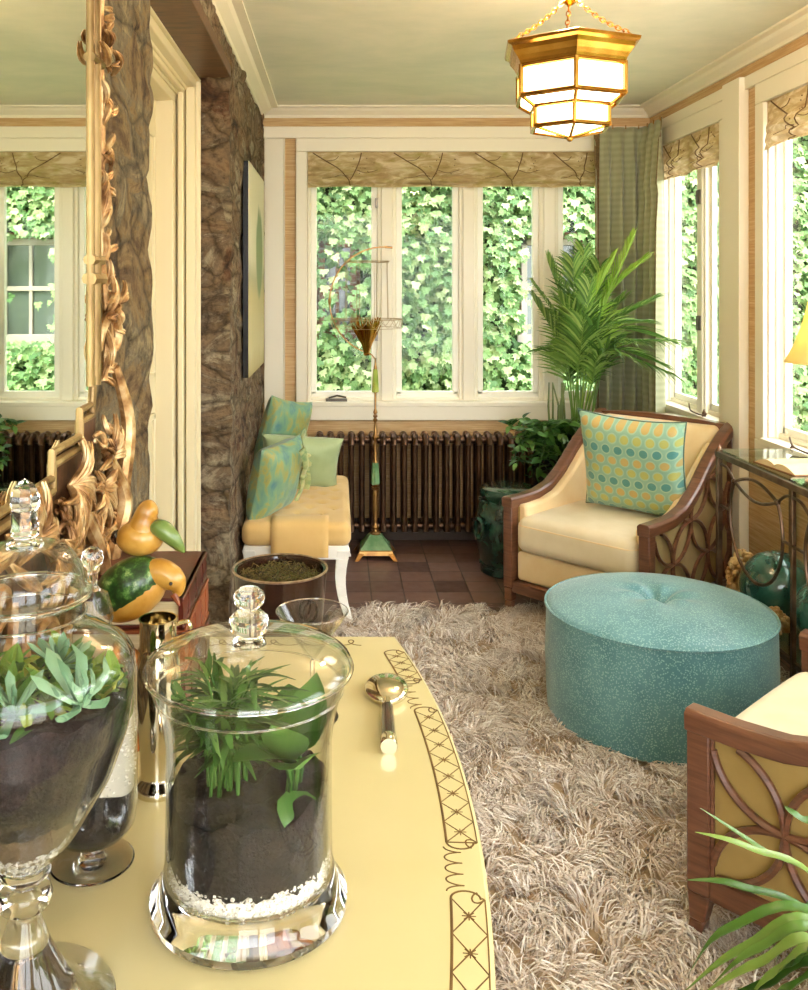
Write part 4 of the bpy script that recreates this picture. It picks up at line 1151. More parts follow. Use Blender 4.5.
b.tube(bez([(.03, -.12, -.05), (.045, -.05, -.14), (.045, .0, -.21), (.03, .03, -.26), (.02, .08, -.30)], 6), .012, 8)
b.tube(bez([(.03, .12, .12), (.045, .15, .02), (.04, .13, -.09), (.03, .17, -.16)], 6), [.008+.006*sin(k/18*pi) for k in range(19)], 8)
b.tube(bez([(.03, .05, -.01), (.05, .10, -.10), (.04, .06, -.18), (.03, .10, -.27)], 6), [.007+.008*sin(k/18*pi) for k in range(19)], 8)
for k in range(14): petal(b, (rr.uniform(-.2, .16), rr.uniform(-.32, -.14)), rr.uniform(-150, -20), rr.uniform(.05, .08), .010, .028, rr.uniform(-.4, .4))
b.build('carved_corner', M_gilt, t)
b = MB()
for k in range(10): petal(b, (-.38-.085*k, -.06+.02*sin(k*2)), rr.uniform(-120, -60), rr.uniform(.07, .1), .010, .03, rr.uniform(-.5, .5)); petal(b, (-.36-.085*k, -.05), rr.uniform(-20, 200), rr.uniform(.06, .09), .009, .03, rr.uniform(-.5, .5))
b.tube([(.02, -.36, -.055), (.02, -.7, -.055), (.02, -1.16, -.055)], .014, 8)
scroll(b, (-.42, -.12), .07, 0, -1.3, .011); scroll(b, (-.62, -.12), .07, 180, 1.3, .011)
b.build('carved_lower_rail', M_gilt, t)
b = MB()
# right-hand side: long leafy tendril
P = bez([(.02, .08, .10), (.02, .10, .2), (.015, .075, .35), (.015, .085, .5), (.015, .075, .7), (.02, .09, .82), (.015, .14, .95), (.015, .12, 1.1)], 8)
b.tube(P, .007, 8)
for i, p in enumerate(P[2:]):
    if i % 3 == 0: petal(b, (p.y, p.z), rr.uniform(40, 75) if (i//3) % 2 else rr.uniform(-10, 30), rr.uniform(.04, .07), .0065, .02, rr.uniform(-.5, .5), x=.014)
for (y, z, r_, a) in ((.10, .17, .05, 200), (.10, .84, .035, 120), (.14, 1.0, .05, 260)): scroll(b, (y, z), r_, a, 1.1, .008, 1 if a < 150 else -1)
for k in range(9): petal(b, (.10+rr.uniform(-.02, .03), .80+.04*k), rr.uniform(20, 150), rr.uniform(.06, .09), .009, .03, rr.uniform(-.5, .5))
for i, p in enumerate(P):
    petal(b, (p.y+rr.uniform(-.01, .01), p.z), rr.uniform(-60, 120), rr.uniform(.025, .05), rr.uniform(.004, .007), .02, rr.uniform(-.7, .7), x=.013)
for k in range(26):
    zz = rr.choice([.15, .2, .25, .62, .78, .86, .95, 1.0, 1.05]) + rr.uniform(-.03, .03); petal(b, (.09+rr.uniform(-.02, .05), zz), rr.uniform(0, 360), rr.uniform(.03, .07), rr.uniform(.005, .009), .03, rr.uniform(-.6, .6))
b.build('carved_side', M_gilt, t)
MB().prism([(-1.2, -.10), (.02, -.16), (.07, .02), (.065, 1.18), (-1.2, 1.18)], .0, .009, 'x').build('backboard', M_woodx, t, smooth=False)

# ------------------------------------------------------------------ painted console chest
TZ = .80
M_ptop = mat('pale_yellow_lacquer', '#cfc08a', '#d9cb9a', .28, ns=2.2, bump=.03, bs=12, Coat_Weight=.35, Coat_Roughness=.12)
M_ink = mat('brown_ink', '#5e4219', '#7a5a26', .6, ns=30)
t = thing('painted_chest', 'pale yellow bow-fronted chest with brown drawn lattice border, holding the terrariums', 'chest', (-.40, 1.12, 0))
ex = lambda y: .562 - .24*y*y - .012*(y < 0)*y*y*0          # local: front edge x(y), y in -.505..505
n = 40
outl = [(0, -.505)] + [(ex(-.505+1.01*i/n), -.505+1.01*i/n) for i in range(n+1)] + [(0, .505)]
MB().prism(outl, TZ-.022, TZ, 'z').build('top', M_ptop, t, bevel=.004)
o2 = [(0.005, -.485)] + [(ex(-.485+.97*i/n)-.02, -.485+.97*i/n) for i in range(n+1)] + [(0.005, .485)]
MB().prism(o2, .12, TZ-.022, 'z').build('case', M_ptop, t, bevel=.003)
for k in range(3):
    za, zb = .14+.212*k, .14+.212*k+.20
    f = [(ex(-.45+.90*i/n)-.0195, -.45+.90*i/n) for i in range(n+1)]; g = [(x+.010, y) for x, y in f]
    d = MB().prism(f+list(reversed(g)), za, zb, 'z').build('drawer', M_ptop, t, bevel=.003)
    for y in (-.25, .25): MB().ball((ex(y)+.006, y, (za+zb)/2), .016, 12).build('knob', M_brass, d)
for (x, y) in ((.04, -.45), (.04, .45), (.45, -.43), (.45, .43)):
    MB().lathe([(.016, 0), (.022, .03), (.028, .12)], 12, T(x, y, 0)).build('leg', M_ptop, t)
b = MB(); W_ = .0011
def ln(pts, w=W_):
    b.tube([(p[0], p[1], TZ+.0001) for p in pts], w, 5, flat=(.45, 1), up=(0, 0, 1))
def E(y, off):          # point inset from the front edge
    s = -.47*y; nrm = Vector((1, .47*y, 0)).normalized(); q = Vector((ex(y), y, 0)) - nrm*off; return (q.x, q.y)
def lattice(ya, yb, cells):
    o1, o2_ = .005, .039
    ln([E(lerp(ya, yb, i/20), o2_) for i in range(21)], .0015); ln([E(lerp(ya, yb, i/20), o1) for i in range(21)], .0008)
    ln([E(ya, o1), E(ya, o2_)]); 
    for k in range(cells):
        y0, y1 = lerp(ya, yb, k/cells), lerp(ya, yb, (k+1)/cells); ym = (y0+y1)/2; om = (o1+o2_)/2
        ln([E(y0, o1), E(ym, om), E(y1, o2_)], .0008); ln([E(y0, o2_), E(ym, om), E(y1, o1)], .0008)
        for dy, do in ((.005, .005), (.005, -.005), (0, .007), (.006, 0)): ln([E(ym-dy, om-do), E(ym+dy, om+do)], .0007)
    # rounded hook at the top end
    for (yy, sg) in ((ya, -1), (yb, 1)):
        ln([E(yy+sg*(.012*sin(q)), lerp(o2_, o1+.004, (1-cos(q))/2)) for q in [pi*k/12 for k in range(13)]], .0013)
        ln([E(yy+sg*.010*cos(q)*(1-k/14)-.0, .012+.006*sin(q)) for k, q in enumerate([k*.5 for k in range(12)])], .0011)
def waves(ya, yb, nn):
    for k in range(nn):
        y0 = lerp(ya, yb, k/nn); d = (yb-ya)/nn
        P = []
        for i in range(22):
            u = i/21; a = u*2*pi
            P.append(E(y0+d*u + d*.17*sin(a), .034+.009*cos(a)))
        ln(bez([(p[0], p[1], 0) for p in P], 2), .0010)
lattice(-.500, -.193, 6); waves(-.182, -.107, 4); lattice(-.098, .222, 8); waves(.232, .317, 4); lattice(.325, .435, 4)
for k in range(6):      # the same scroll along the far end
    y0 = .475; x0 = .44-.045*k
    ln([(x0-.045*u-.012*sin(u*2*pi*1.3), y0-.012*cos(u*2*pi*1.3)) for u in [i/20 for i in range(21)]], .0012)
b.build('drawn_border', M_ink, t, smooth=True)

# ------------------------------------------------------------------ glass jars
def shell_lathe(b, prof, n=64, th=.0022, M=None, inner=True):
    b.lathe(prof, n, M, caps=False)
# front jar
JX, JY = -.0893, .925
t = thing('terrarium_jar', 'wide straight lidded glass jar of soil and fronds, nearest the metal scoop', 'terrarium', (JX, JY, TZ), 0)
b = MB(); b.lathe([(.0838, .038), (.083, .10), (.0832, .165), (.0875, .195), (.0945, .218), (.0985, .232), (.0975, .2335)], 72, caps=False)
b.lathe([(.0808, .040), (.0805, .10), (.0808, .165), (.085, .195), (.092, .218), (.0965, .232)], 72, caps=False)
b.build('glass_body', M_shell, t)
b = MB(); b.lathe([(.0001, .001), (.094, .001), (.0985, .004), (.0985, .011), (.093, .0165), (.0875, .026), (.0855, .038), (.0815, .0385), (.078, .032), (.05, .029), (.0001, .028)], 72)
b.build('glass_foot', M_glass, t)
b = MB(); b.lathe([(.1035, .236), (.1045, .2385), (.102, .244), (.093, .2505), (.075, .2565), (.055, .261), (.035, .2645), (.0165, .2665)], 72, caps=False)
b.lathe([(.1015, .236), (.099, .243), (.091, .2485), (.075, .2545), (.055, .259), (.035, .2625), (.0165, .2645)], 72, caps=False); b.lathe([(.1035, .236), (.1015, .236)], 72, caps=False)
lid = b.build('glass_lid', M_shell, t)
b = MB(); b.tube([(.1032*cos(2*pi*k/72), .1032*sin(2*pi*k/72), .2365) for k in range(72)], .0022, 8, closed=True); b.build('lid_rim', M_glass, t)
b = MB(); b.tube([(.0945*cos(2*pi*k/72), .0945*sin(2*pi*k/72), .216) for k in range(72)], .0011, 6, closed=True); b.build('neck_ring', M_glass, t)
kp = [(.0001, .262), (.0175, .262), (.016, .266), (.0115, .269), (.0125, .271), (.0185, .275), (.0205, .281), (.0195, .288), (.0135, .2935), (.0085, .2955), (.010, .298), (.0145, .302), (.0160, .3075), (.0145, .313), (.009, .3175), (.0001, .319)]
b = MB().lathe([(r, z-.002) for r, z in kp], 32); b.build('knob', M_glass, lid)
rr = random.Random(17)
b = MB(); 
def wob(r, z0, z1, top=.004): 
    def f(u, v):
        a = 2*pi*v; return None
b = MB(); NS_ = 60
prof = [(.0001, .056), (.06, .054), (.0785, .052)]
def soil_body(b, r_of, z0, z1, lump, seed, n=72, rows=14, slope=(0, 0), lower=None):
    def f(u, v):
        a = 2*pi*v; 
        lo = z0 + (lower*(.5+noise.noise(Vector((cos(a)*7, sin(a)*7, seed)))) if lower else 0)
        zz = lerp(lo, z1, u); r = r_of(zz)
        x, y = r*cos(a), r*sin(a)
        hi = z1 + slope[0]*x + slope[1]*y + lump*noise.noise(Vector((x*40, y*40, seed)))
        zz = lerp(lo, hi, u)
        return (x, y, zz)
    b.grid(f, rows, n)
    def g(u, v):
        a = 2*pi*v; r = r_of(z1)*u; x, y = r*cos(a), r*sin(a)
        return (x, y, z1 + slope[0]*x + slope[1]*y + lump*noise.noise(Vector((x*40, y*40, seed))))
    b.grid(g, 12, n)
soil_body(b, lambda z: .0795, .046, .120, .016, 2, slope=(.05, .05), lower=.012); b.build('soil', M_soil, t)
def gravel(b, r_of, z0, z1, N, s=.0022):
    for k in range(N):
        z = rr.uniform(z0, z1); a = rr.uniform(0, 2*pi); r = r_of(z)-rr.uniform(0, .004)
        b.ball((r*cos(a), r*sin(a), z), s*rr.uniform(.6, 1.3), 5, sc=(1, 1, .8))
b = MB(); b.lathe([(.0001, .0295), (.077, .0335), (.0785, .042), (.0782, .050)], 48, caps=False); gravel(b, lambda z: .0795, .034, .056, 1500, .0021); o = b.build('gravel', M_gravel, t); o['kind'] = 'stuff'
b = MB()
for k in range(26):
    a = rr.uniform(0, 2*pi); r = rr.uniform(0, .022); cx, cy = -.022+r*cos(a), -.01+r*sin(a)
    tipa = rr.uniform(0, 2*pi); h = rr.uniform(.19, .225); out = rr.uniform(.01, .045)
    P = bez([(cx, cy, .12), (cx+.2*out*cos(tipa), cy+.2*out*sin(tipa), .165), (cx+out*cos(tipa), cy+out*sin(tipa), h)], 6)
    b.tube(P, [.0018]*7+[.0012]*6, 5)
    for i, p in enumerate(P[5:]):
        for s in (-1, 1):
            L = rr.uniform(.03, .055)
            az = math.degrees(tipa)+s*rr.uniform(25, 65)
            leafy(b, p, L, az, rr.uniform(0, 50), .075, 0, .35)
# keep foliage inside the glass
def confine(b, start, R_, zmax):
    for i in range(start, len(b.v)):
        x, y, z = b.v[i]; d = sqrt(x*x+y*y); Rm = R_(z) if callable(R_) else R_
        if d > Rm: x *= Rm/d; y *= Rm/d
        b.v[i] = (x, y, min(z, zmax))
confine(b, 0, .078, .232); b.build('fronds', M_leafd, t)
b = MB()
for (x, y, az, el, L, w) in ((.040, -.018, -70, 30, .085, .33), (.046, -.008, 10, 55, .075, .36), (.042, -.02, -130, 42, .08, .30), (.040, -.03, -60, -18, .06, .36), (.05, .0, 60, 70, .08, .32), (.038, -.012, 160, 50, .075, .32), (.045, .012, 90, 48, .08, .34), (.04, -.02, -95, 62, .09, .26)):
    b.tube([(x, y, .112), (x+.003, y, .135), (x, y, .150)], .0022, 5); leafy(b, (x, y, .148 if el > 0 else .128), L, az, el, w, 0, .35)
confine(b, 0, .0785, .228); b.build('broad_leaves', M_leafd, t)

# tall footed jar at far left
def rofL(z): return interp([(.118, .012), (.125, .021), (.149, .0436), (.199, .0736), (.239, .0873), (.27, .0918), (.286, .0924), (.30, .089), (.315, .075), (.325, .056), (.333, .050), (.36, .049)], z)
t = thing('terrarium_urn', 'large footed glass urn of succulents with a faceted finial, cut off by the left edge', 'terrarium', (-.268, .787, TZ))
zs = [.121+(.36-.121)*i/44 for i in range(45)]
b = MB(); b.lathe([(rofL(z), z) for z in zs], 72, caps=False); b.lathe([(rofL(z)-.0025, z) for z in zs], 72, caps=False); b.build('glass_bowl', M_shell, t)
b = MB(); b.lathe([(.0001, .001), (.074, .001), (.076, .003), (.074, .006), (.05, .014), (.034, .030), (.022, .055), (.0135, .080), (.0115, .086), (.012, .088), (.021, .091), (.0235, .098), (.021, .105), (.012, .108), (.011, .110), (.018, .113), (.022, .118), (.018, .1225), (.0001, .1235)], 56); b.build('glass_stem', M_glass, t)
b = MB(); lp = [(.049, .352), (.0555, .353), (.0565, .357), (.052, .3615), (.0515, .367), (.0475, .378), (.0395, .390), (.033, .3955), (.026, .3975), (.014, .398)]
b.lathe(lp, 64, caps=False); b.lathe([(r-.002, z-.0018) for r, z in lp], 64, caps=False); lid = b.build('glass_lid', M_shell, t)
MB().tube([(.056*cos(2*pi*k/64), .056*sin(2*pi*k/64), .356) for k in range(64)], .0018, 6, closed=True).build('lid_rim', M_glass, t)
b = MB(); b.lathe([(.0001, .396), (.017, .3965), (.016, .400), (.0095, .4025), (.0095, .405), (.0125, .4075), (.0118, .428), (.0105, .4285), (.0132, .4315), (.0128, .441), (.0085, .449), (.0001, .4545)], 8); b.build('finial', M_glass, lid, smooth=False)
MB().tube([(.051*cos(2*pi*k/64), .051*sin(2*pi*k/64), .339) for k in range(64)], .0011, 6, closed=True).build('neck_ring', M_glass, t)
b = MB(); soil_body(b, lambda z: max(.002, rofL(z)-.0045), .172, .268, .008, 5, slope=(.05, -.03), lower=.008); b.build('soil', M_soil, t)
b = MB(); soil_body(b, lambda z: max(.002, rofL(z)-.005), .128, .186, .004, 7, slope=(.22, -.05)); b.build('brown_soil', M_soil2, t)
b = MB(); gravel(b, lambda z: max(.003, rofL(z)-.0035), .126, .150, 420, .002); o = b.build('gravel', M_gravel, t); o['kind'] = 'stuff'
def succulent(b, c, s, n=16, tilt=(0, 0), flat=0):
    start = len(b.v)
    for k in range(n):
        a = k*137.5; u = k/n; el = lerp(5, 78, u)-flat
        L = s*lerp(1, .45, u); M = T(*c) @ R(tilt[0], 'X') @ R(tilt[1], 'Y') @ R(a, 'Z') @ R(-el, 'Y')
        pts = []; N_ = 5
        for j in range(N_+1):
            q = j/N_; w = L*.135*interp([(0, .45), (.5, .8), (.78, 1.0), (.93, .6), (1, .03)], q); h = w*.45
            for i in range(6):
                aa = 2*pi*i/6; pts.append((q*L, w*cos(aa), h*sin(aa)-.12*L*q*q*0+.08*L*q*q))
        fs = [(6*j+i, 6*j+(i+1) % 6, 6*j+6+(i+1) % 6, 6*j+6+i) for j in range(N_) for i in range(6)]
        b.add(pts, fs, M)
def sprite(cs):
    for (c, s, n, ti) in cs:
        b = MB(); succulent(b, c, s, n, ti); confine(b, 0, lambda z: max(.01, rofL(z)-.005), .33); b.build('succulent', M_succ, t)
sprite([((.060, -.050, .285), .056, 14, (22, 16)), ((.01, -.055, .280), .042, 14, (28, -5)), ((-.04, -.04, .282), .040, 14, (15, -10)), ((.02, .03, .282), .042, 14, (0, 10))])
b = MB()
for k in range(420):
    a = rr.uniform(0, 2*pi); r = .075*sqrt(rr.random()); x, y = r*cos(a), r*sin(a); z = .268+.05*x-.03*y
    if y > -.03 or k % 3 == 0: leafy(b, (x, y, z), rr.uniform(.015, .034), rr.uniform(0, 360), rr.uniform(10, 80), .22)
confine(b, 0, lambda z: max(.01, rofL(z)-.006), .31); b.build('moss', M_moss, t, smooth=False)

# small footed jar behind
t = thing('terrarium_goblet', 'small footed glass terrarium with a ball finial, behind the large footed urn', 'terrarium', (-.264, .9886, TZ))
rS = lambda z: interp([(.024, .010), (.030, .034), (.042, .045), (.06, .0475), (.20, .0475), (.228, .044), (.243, .034), (.25, .022), (.258, .0195), (.262, .0215)], z)
zs = [.026+(.262-.026)*i/40 for i in range(41)]
b = MB(); b.lathe([(rS(z), z) for z in zs], 56, caps=False); b.lathe([(max(.001, rS(z)-.002), z) for z in zs], 56, caps=False); b.build('glass_bowl', M_shell, t)
b = MB(); b.lathe([(.0001, .001), (.043, .001), (.0445, .0025), (.043, .004), (.02, .006), (.0125, .010), (.012, .014), (.0145, .017), (.0135, .020), (.02, .024), (.0001, .0255)], 56); b.build('glass_foot', M_glass, t)
b = MB(); lp = [(.0205, .258), (.0222, .260), (.0222, .266), (.0195, .278), (.0165, .288), (.0085, .293)]
b.lathe(lp, 40, caps=False); b.lathe([(r-.0015, z-.001) for r, z in lp], 40, caps=False); lid = b.build('glass_lid', M_shell, t)
b = MB(); b.lathe([(.0001, .292), (.009, .2925), (.0055, .297), (.005, .312), (.0065, .316), (.0105, .3205), (.0122, .3265), (.0105, .333), (.006, .3375), (.0001, .339)], 24); b.build('finial', M_glass, lid)
b = MB(); soil_body(b, lambda z: max(.002, rS(z)-.003), .030, .095, .01, 8, slope=(-.3, 0), n=48); b.build('soil', M_soil, t)
b = MB(); soil_body(b, lambda z: max(.002, rS(z)-.0035), .075, .150, .01, 9, n=48, slope=(.1, 0)); gravel(b, lambda z: rS(z)-.003, .09, .155, 900, .002); o = b.build('gravel', M_gravel, t); o['kind'] = 'stuff'
b = MB()
for k in range(260):
    a = rr.uniform(0, 2*pi); r = .04*sqrt(rr.random()); leafy(b, (r*cos(a), r*sin(a), .152), rr.uniform(.015, .05), rr.uniform(0, 360), rr.uniform(20, 85), .25)
confine(b, 0, lambda z: max(.006, rS(z)-.004), .235); b.build('moss', M_moss, t, smooth=False)

# ------------------------------------------------------------------ small things on the chest
t = thing('cocktail_shaker', 'tall silver shaker between the two lidded terrariums', 'shaker', (-.221, 1.13, TZ))
b = MB(); b.lathe([(.0001, 0), (.028, .0), (.029, .004), (.027, .010), (.0215, .016), (.0205, .022), (.0225, .05), (.0255, .10), (.0275, .135), (.0265, .155), (.023, .172)], 40, caps=False); b.build('body', M_silver, t)
b = MB(); b.lathe([(.0235, .170), (.0245, .174), (.0225, .178), (.0225, .207), (.0235, .211), (.0215, .211), (.0205, .182), (.0001, .181)], 40, caps=False); b.build('cap', M_silver, t)
b = MB(); b.tube(bez([(.021, 0, .176), (.036, 0, .182), (.041, 0, .196), (.036, 0, .207), (.0225, 0, .204)], 5), .004, 8, flat=(.6, 1.4)); b.build('spout', M_silver, t)

t = thing('stacked_books', '', 'x') if False else None
M_bk1 = mat('oxblood_leather', '#34120c', '#5a2014', .35, ns=9, bump=.1, bs=200); M_bk2 = mat('tan_leather', '#6e2f16', '#94502a', .4, ns=9, bump=.1, bs=200)
M_page = mat('page_edges', '#c9b98f', '#dccfa8', .9, ns=4, stretch=(1, 1, 120))
def book(label, loc, rotz, w, d, h, m, bands, group='books stacked on the chest'):
    t = thing('leather_book', label, 'book', loc, rotz, group)
    MB().box(0, w, 0, d, 0, .005).build('cover', m, t, bevel=.0015); MB().box(0, w, 0, d, h-.005, h).build('cover', m, t, bevel=.0015)
    sp = MB(); n = 8
    pf = [(w-.003+.002*sin(pi*i/n), h*i/n) for i in range(n+1)]
    sp.prism([(w-.008, 0)] + pf + [(w-.008, h)], 0, d, 'y'); so = sp.build('spine', m, t, smooth=False)
    MB().box(.006, w-.006, .005, d-.005, .005, h-.005).build('pages', M_page, t, smooth=False)
    for q in bands: MB().tube([(w-.003+.0022*sin(pi*i/n), q*d, h*i/n) for i in range(1, n)], .0014, 6).build('raised_band', m, so)
    return t
book('oxblood leather book, topmost of the stack behind the gourds', (-.385, 1.315, TZ+.128), 0, .165, .235, .044, M_bk1, (.2, .5, .8))
book('tan leather book in the middle of the stack behind the gourds', (-.385, 1.31, TZ+.066), 0, .168, .24, .061, M_bk2, (.15, .4, .65, .85))
book('reddish leather book at the bottom of the stack behind the gourds', (-.385, 1.305, TZ+.001), 0, .17, .245, .064, M_bk1, (.2, .5, .8))

# copper dish carrying the gourds
t = thing('copper_dish', 'crumpled copper leaf dish under the green bird gourd', 'dish', (-.285, 1.245, TZ))
b = MB()
def dish(u, v):
    a = 2*pi*v; r = .012+.052*u*(1+.16*sin(5*a)*u); z = .025 + .085*u**1.5 + .012*sin(7*a)*u
    return (r*cos(a), r*sin(a), z)
b.grid(dish, 12, 60); M_cop = mat('copper_leaf', '#8a4a1e', '#c98a4a', .3, .85, ns=30, bump=.4, bs=60)
b.build('bowl', M_cop, t, solid=.003)
MB().lathe([(.03, 0), (.032, .004), (.012, .012), (.011, .03)], 28).build('foot', M_cop, t)

def m_gourd():
    t = NT('green_gourd_skin'); v = t.coord(); n = t.noise(v, 55, 5, .7)
    col = t.ramp(n, [(.40, lin('#122b0d')), (.50, lin('#1f4415')), (.58, lin('#4a7030')), (.68, lin('#9db070'))])
    return t.done(t.princ(col, .3, 0, t.bump(n, .2, .002), Coat_Weight=.3))
def m_gourdy():
    return mat('yellow_gourd_skin', '#8a5a1c', '#b07c2c', .32, ns=14, c3='#c99a48', Coat_Weight=.3)
M_gg, M_gy = m_gourd(), m_gourdy(); M_ggs = mat('gourd_green_tip', '#3f5a22', '#6f8440', .3, ns=20, Coat_Weight=.3)
t = thing('gourd_bird', 'bird-shaped gourd with green body and yellow head, lying on the copper dish', 'gourd', (-.280, 1.235, TZ+.215))
g = MB(); M_ = R(-32, 'Y'); g.ball((0, 0, 0), .040, 28, M=M_, sc=(1.32, .95, .90)); plab(g.build('body', M_gg, t), 'dark green speckled body')
g = MB(); g.ball((0, -.0, -.010), .0385, 24, M=M_, sc=(1.30, .93, .84)); plab(g.build('belly', M_gy, t), 'yellow belly')
g = MB(); g.tube(bez([(.026, -.004, .016), (.042, -.006, .021), (.058, -.008, .014), (.066, -.008, .002), (.066, -.010, -.010)], 5), [q*.82 for q in (.024, .024, .024, .023, .023, .023, .022, .022, .0215, .021, .021, .020, .019, .018, .016, .014, .012, .010, .008, .006, .003)], 16); plab(g.build('head', M_gy, t), 'yellow head')
g = MB(); g.tube([(.062, -.012, -.006), (.070, -.016, -.020)], [.006, .0015], 8); g.build('beak', M_bk2, t)
MB().ball((.060, -.0245, .012), .0026, 8).build('eye', M_black, t)
t = thing('gourd_bird', 'smaller yellow bird gourd with a green beak, topmost, resting on the green bird gourd', 'gourd', (-.262, 1.245, TZ+.278))
g = MB(); g.ball((-.006, 0, .0), .026, 22, sc=(1.25, 1, .92)); g.tube(bez([(-.002, 0, .006), (.0, 0, .022), (.006, 0, .036), (.016, 0, .042)], 5), [.024, .023, .022, .021, .0195, .018, .017, .0165, .016, .0158, .0155, .015, .014, .012, .010, .006], 16); g.build('body', M_gy, t)
g = MB(); g.ball((-.036, 0, .001), .010, 12); plab(g.build('stalk', M_potg, t), 'dark brown stalk end')
g = MB(); g.tube(bez([(.012, -.004, .012), (.024, -.012, .016), (.038, -.014, .006), (.050, -.014, -.008), (.056, -.012, -.016)], 4), [.004, .008, .010, .0115, .012, .0125, .0125, .012, .0115, .0105, .0095, .008, .007, .0055, .004, .003, .002], 12); plab(g.build('beak', M_ggs, t), 'green beak')

t = thing('martini_glass', 'clear martini glass standing behind the straight lidded jar', 'glass', (-.037, 1.32, TZ))
b = MB(); b.lathe([(.004, .083), (.052, .152), (.0512, .1525), (.0035, .0865)], 48, caps=False); b.build('bowl', M_shell, t)
b = MB(); b.lathe([(.0001, .0), (.037, .0), (.0375, .0015), (.01, .005), (.0035, .012), (.003, .05), (.0035, .080), (.0001, .085)], 40); b.build('stem', M_glass, t)
b = MB(); b.tube([(.0517*cos(2*pi*k/48), .0517*sin(2*pi*k/48), .1525) for k in range(48)], .0007, 6, closed=True); b.build('rim', M_glass, t)

t = thing('serving_scoop', 'shiny oval metal scoop with a short dark horn handle lying on the yellow chest', 'scoop', (.0735, 1.395, TZ), math.radians(-2))
b = MB(); b.ball((0, .0, .008), .034, 32, sc=(1.0, 1.38, .42)); b.tube([(0, -.042, .010), (0, -.062, .009)], [.006, .005], 10); plab(b.build('bowl', M_silver, t), 'mirror-like domed bowl')
MB().tube([(0, -.060, .0095), (0, -.068, .0095)], .0085, 14).build('ferrule', M_silver, t)
b = MB(); b.tube([(0, -.158, .010), (0, -.161, .010), (0, -.178, .010), (0, -.180, .010)], [.0108, .0118, .0118, .0108], 18); b.build('end_cap', M_silver, t)
b = MB(); b.tube([(0, -.066, .0098), (0, -.11, .0102), (0, -.160, .0103)], [.0085, .0095, .0102], 14); b.build('handle', mat('dark_horn', '#1a0e0a', '#4a2a22', .25, ns=30, Coat_Weight=.5), t)

# ------------------------------------------------------------------ glass-topped console by the right wall
KX0, KX1, KY0, KY1, KZ = 1.44, 1.725, 2.36, 3.49, .80
M_gtop = m_shell('console_glass', tint=(.86, .93, .88, 1), edge=(.45, .68, .58, 1), ior=1.45, refl=1.2)
M_gedge = mat('green_glass_edge', '#3f8f72', '#5fb092', .15, ns=5)
t = thing('console_table', 'bronze iron console table with a glass top and ring fretwork under the right window', 'console table', (KX0, KY0, 0))
LX, LY = KX1-KX0, KY1-KY0
b = MB(); b.box(.004, LX-.004, .004, LY-.004, KZ-.008, KZ); b.build('glass_top', M_gtop, t, smooth=False)
b = MB()
for (a, c, d, e) in ((-.008, .012, -.008, LY+.008), (LX-.012, LX+.008, -.008, LY+.008), (-.008, LX+.008, -.008, .012), (-.008, LX+.008, LY-.012, LY+.008)): b.box(a, c, d, e, KZ-.030, KZ-.008)
for (a, c, d, e) in ((.004, .02, .0, LY), (LX-.02, LX-.004, 0, LY), (0, LX, 0, .016), (0, LX, LY-.016, LY)): b.box(a, c, d, e, .205, .222)
for y in (LY/2,): b.box(0, .014, y-.008, y+.008, .02, KZ-.03)
b.build('frame', M_iron, t, bevel=.002)
for x in (.004, LX-.004):
    for y in (.004, LY-.004):
        b = MB(); b.box(x-.010, x+.010, y-.010, y+.010, 0.0, KZ-.012); b.build('leg', M_iron, t, bevel=.003)
for x in (.004, LX-.004):
    for y in (.004, LY-.004): MB().lathe([(.012, KZ-.03), (.014, KZ-.008), (.006, KZ+.008), (.0001, KZ+.016)], 14, T(x, y, 0)).build('finial', M_iron, t)
MB().box(.012, LX-.012, .012, LY-.012, .212, .220).build('glass_shelf', M_gtop, t, smooth=False)
def eye(cy, r=.2, cz=.59, x=.004):
    b = MB(); ze = .705; hw = sqrt(r*r-(ze-cz)**2)
    a0 = math.degrees(math.asin((ze-cz)/r))
    b.tube([(x, cy+r*cos(math.radians(a)), cz+r*sin(math.radians(a))) for a in range(int(180-a0), int(361+a0), 5)], .006, 8)
    for s in (-1, 1): b.tube([(x, cy-hw+2*hw*k/16, ze+s*.036*sin(pi*k/16)) for k in range(17)], .0055, 8)
    for s in (-1, 1): b.ball((x, cy+s*hw, ze), .011, 10)
    # loops carrying on to the posts
    for s in (-1, 1):
        b.tube(bez([(x, cy+s*hw, ze), (x, cy+s*(hw+.06), ze+.035), (x, cy+s*(LY/4), ze+.04)], 5), .005, 8)
        b.tube(bez([(x, cy+s*(r+.0), cz), (x, cy+s*(LY/4), cz)], 3), .005, 8)
    b.build('ring_fretwork', M_iron, t)
for cy in (LY*.25, LY*.75-.02): eye(cy)

# open book
t = thing('open_book', 'open book with cream pages lying face up on the glass console', 'book', (1.55, 3.11, KZ), math.radians(6))
b = MB()
def pg(sgn):
    def f(u, v): 
        x = sgn*(.002+.115*u); z = .004 + .022*sin(pi*min(1, u*.9+.12))**.8*(1-.35*u)
        return (v*.16-.08, x, z)
    return f
M_pap = mat('aged_paper', '#d9bd8a', '#e8d3a8', .8, ns=6)
for s in (-1, 1):
    q = MB(); q.grid(pg(s), 14, 4)
    vs0 = len(q.v)
    q.grid(lambda u, v: (lambda p: (p[0], p[1], .003))(pg(s)(u, v)), 14, 4)
    for e in (0, 1): q.grid(lambda u, v: (lambda p: (p[0], p[1], lerp(.003, p[2], v)))(pg(s)(u, e)), 14, 2)
    q.grid(lambda u, v: (lambda p: (p[0], p[1], lerp(.003, p[2], v)))(pg(s)(1, u)), 4, 2)
    q.build('pages', M_pap, t)
MB().box(-.084, .084, -.122, .122, 0, .003).build('cover', mat('brown_cover', '#8a5a34', None, .6), t)

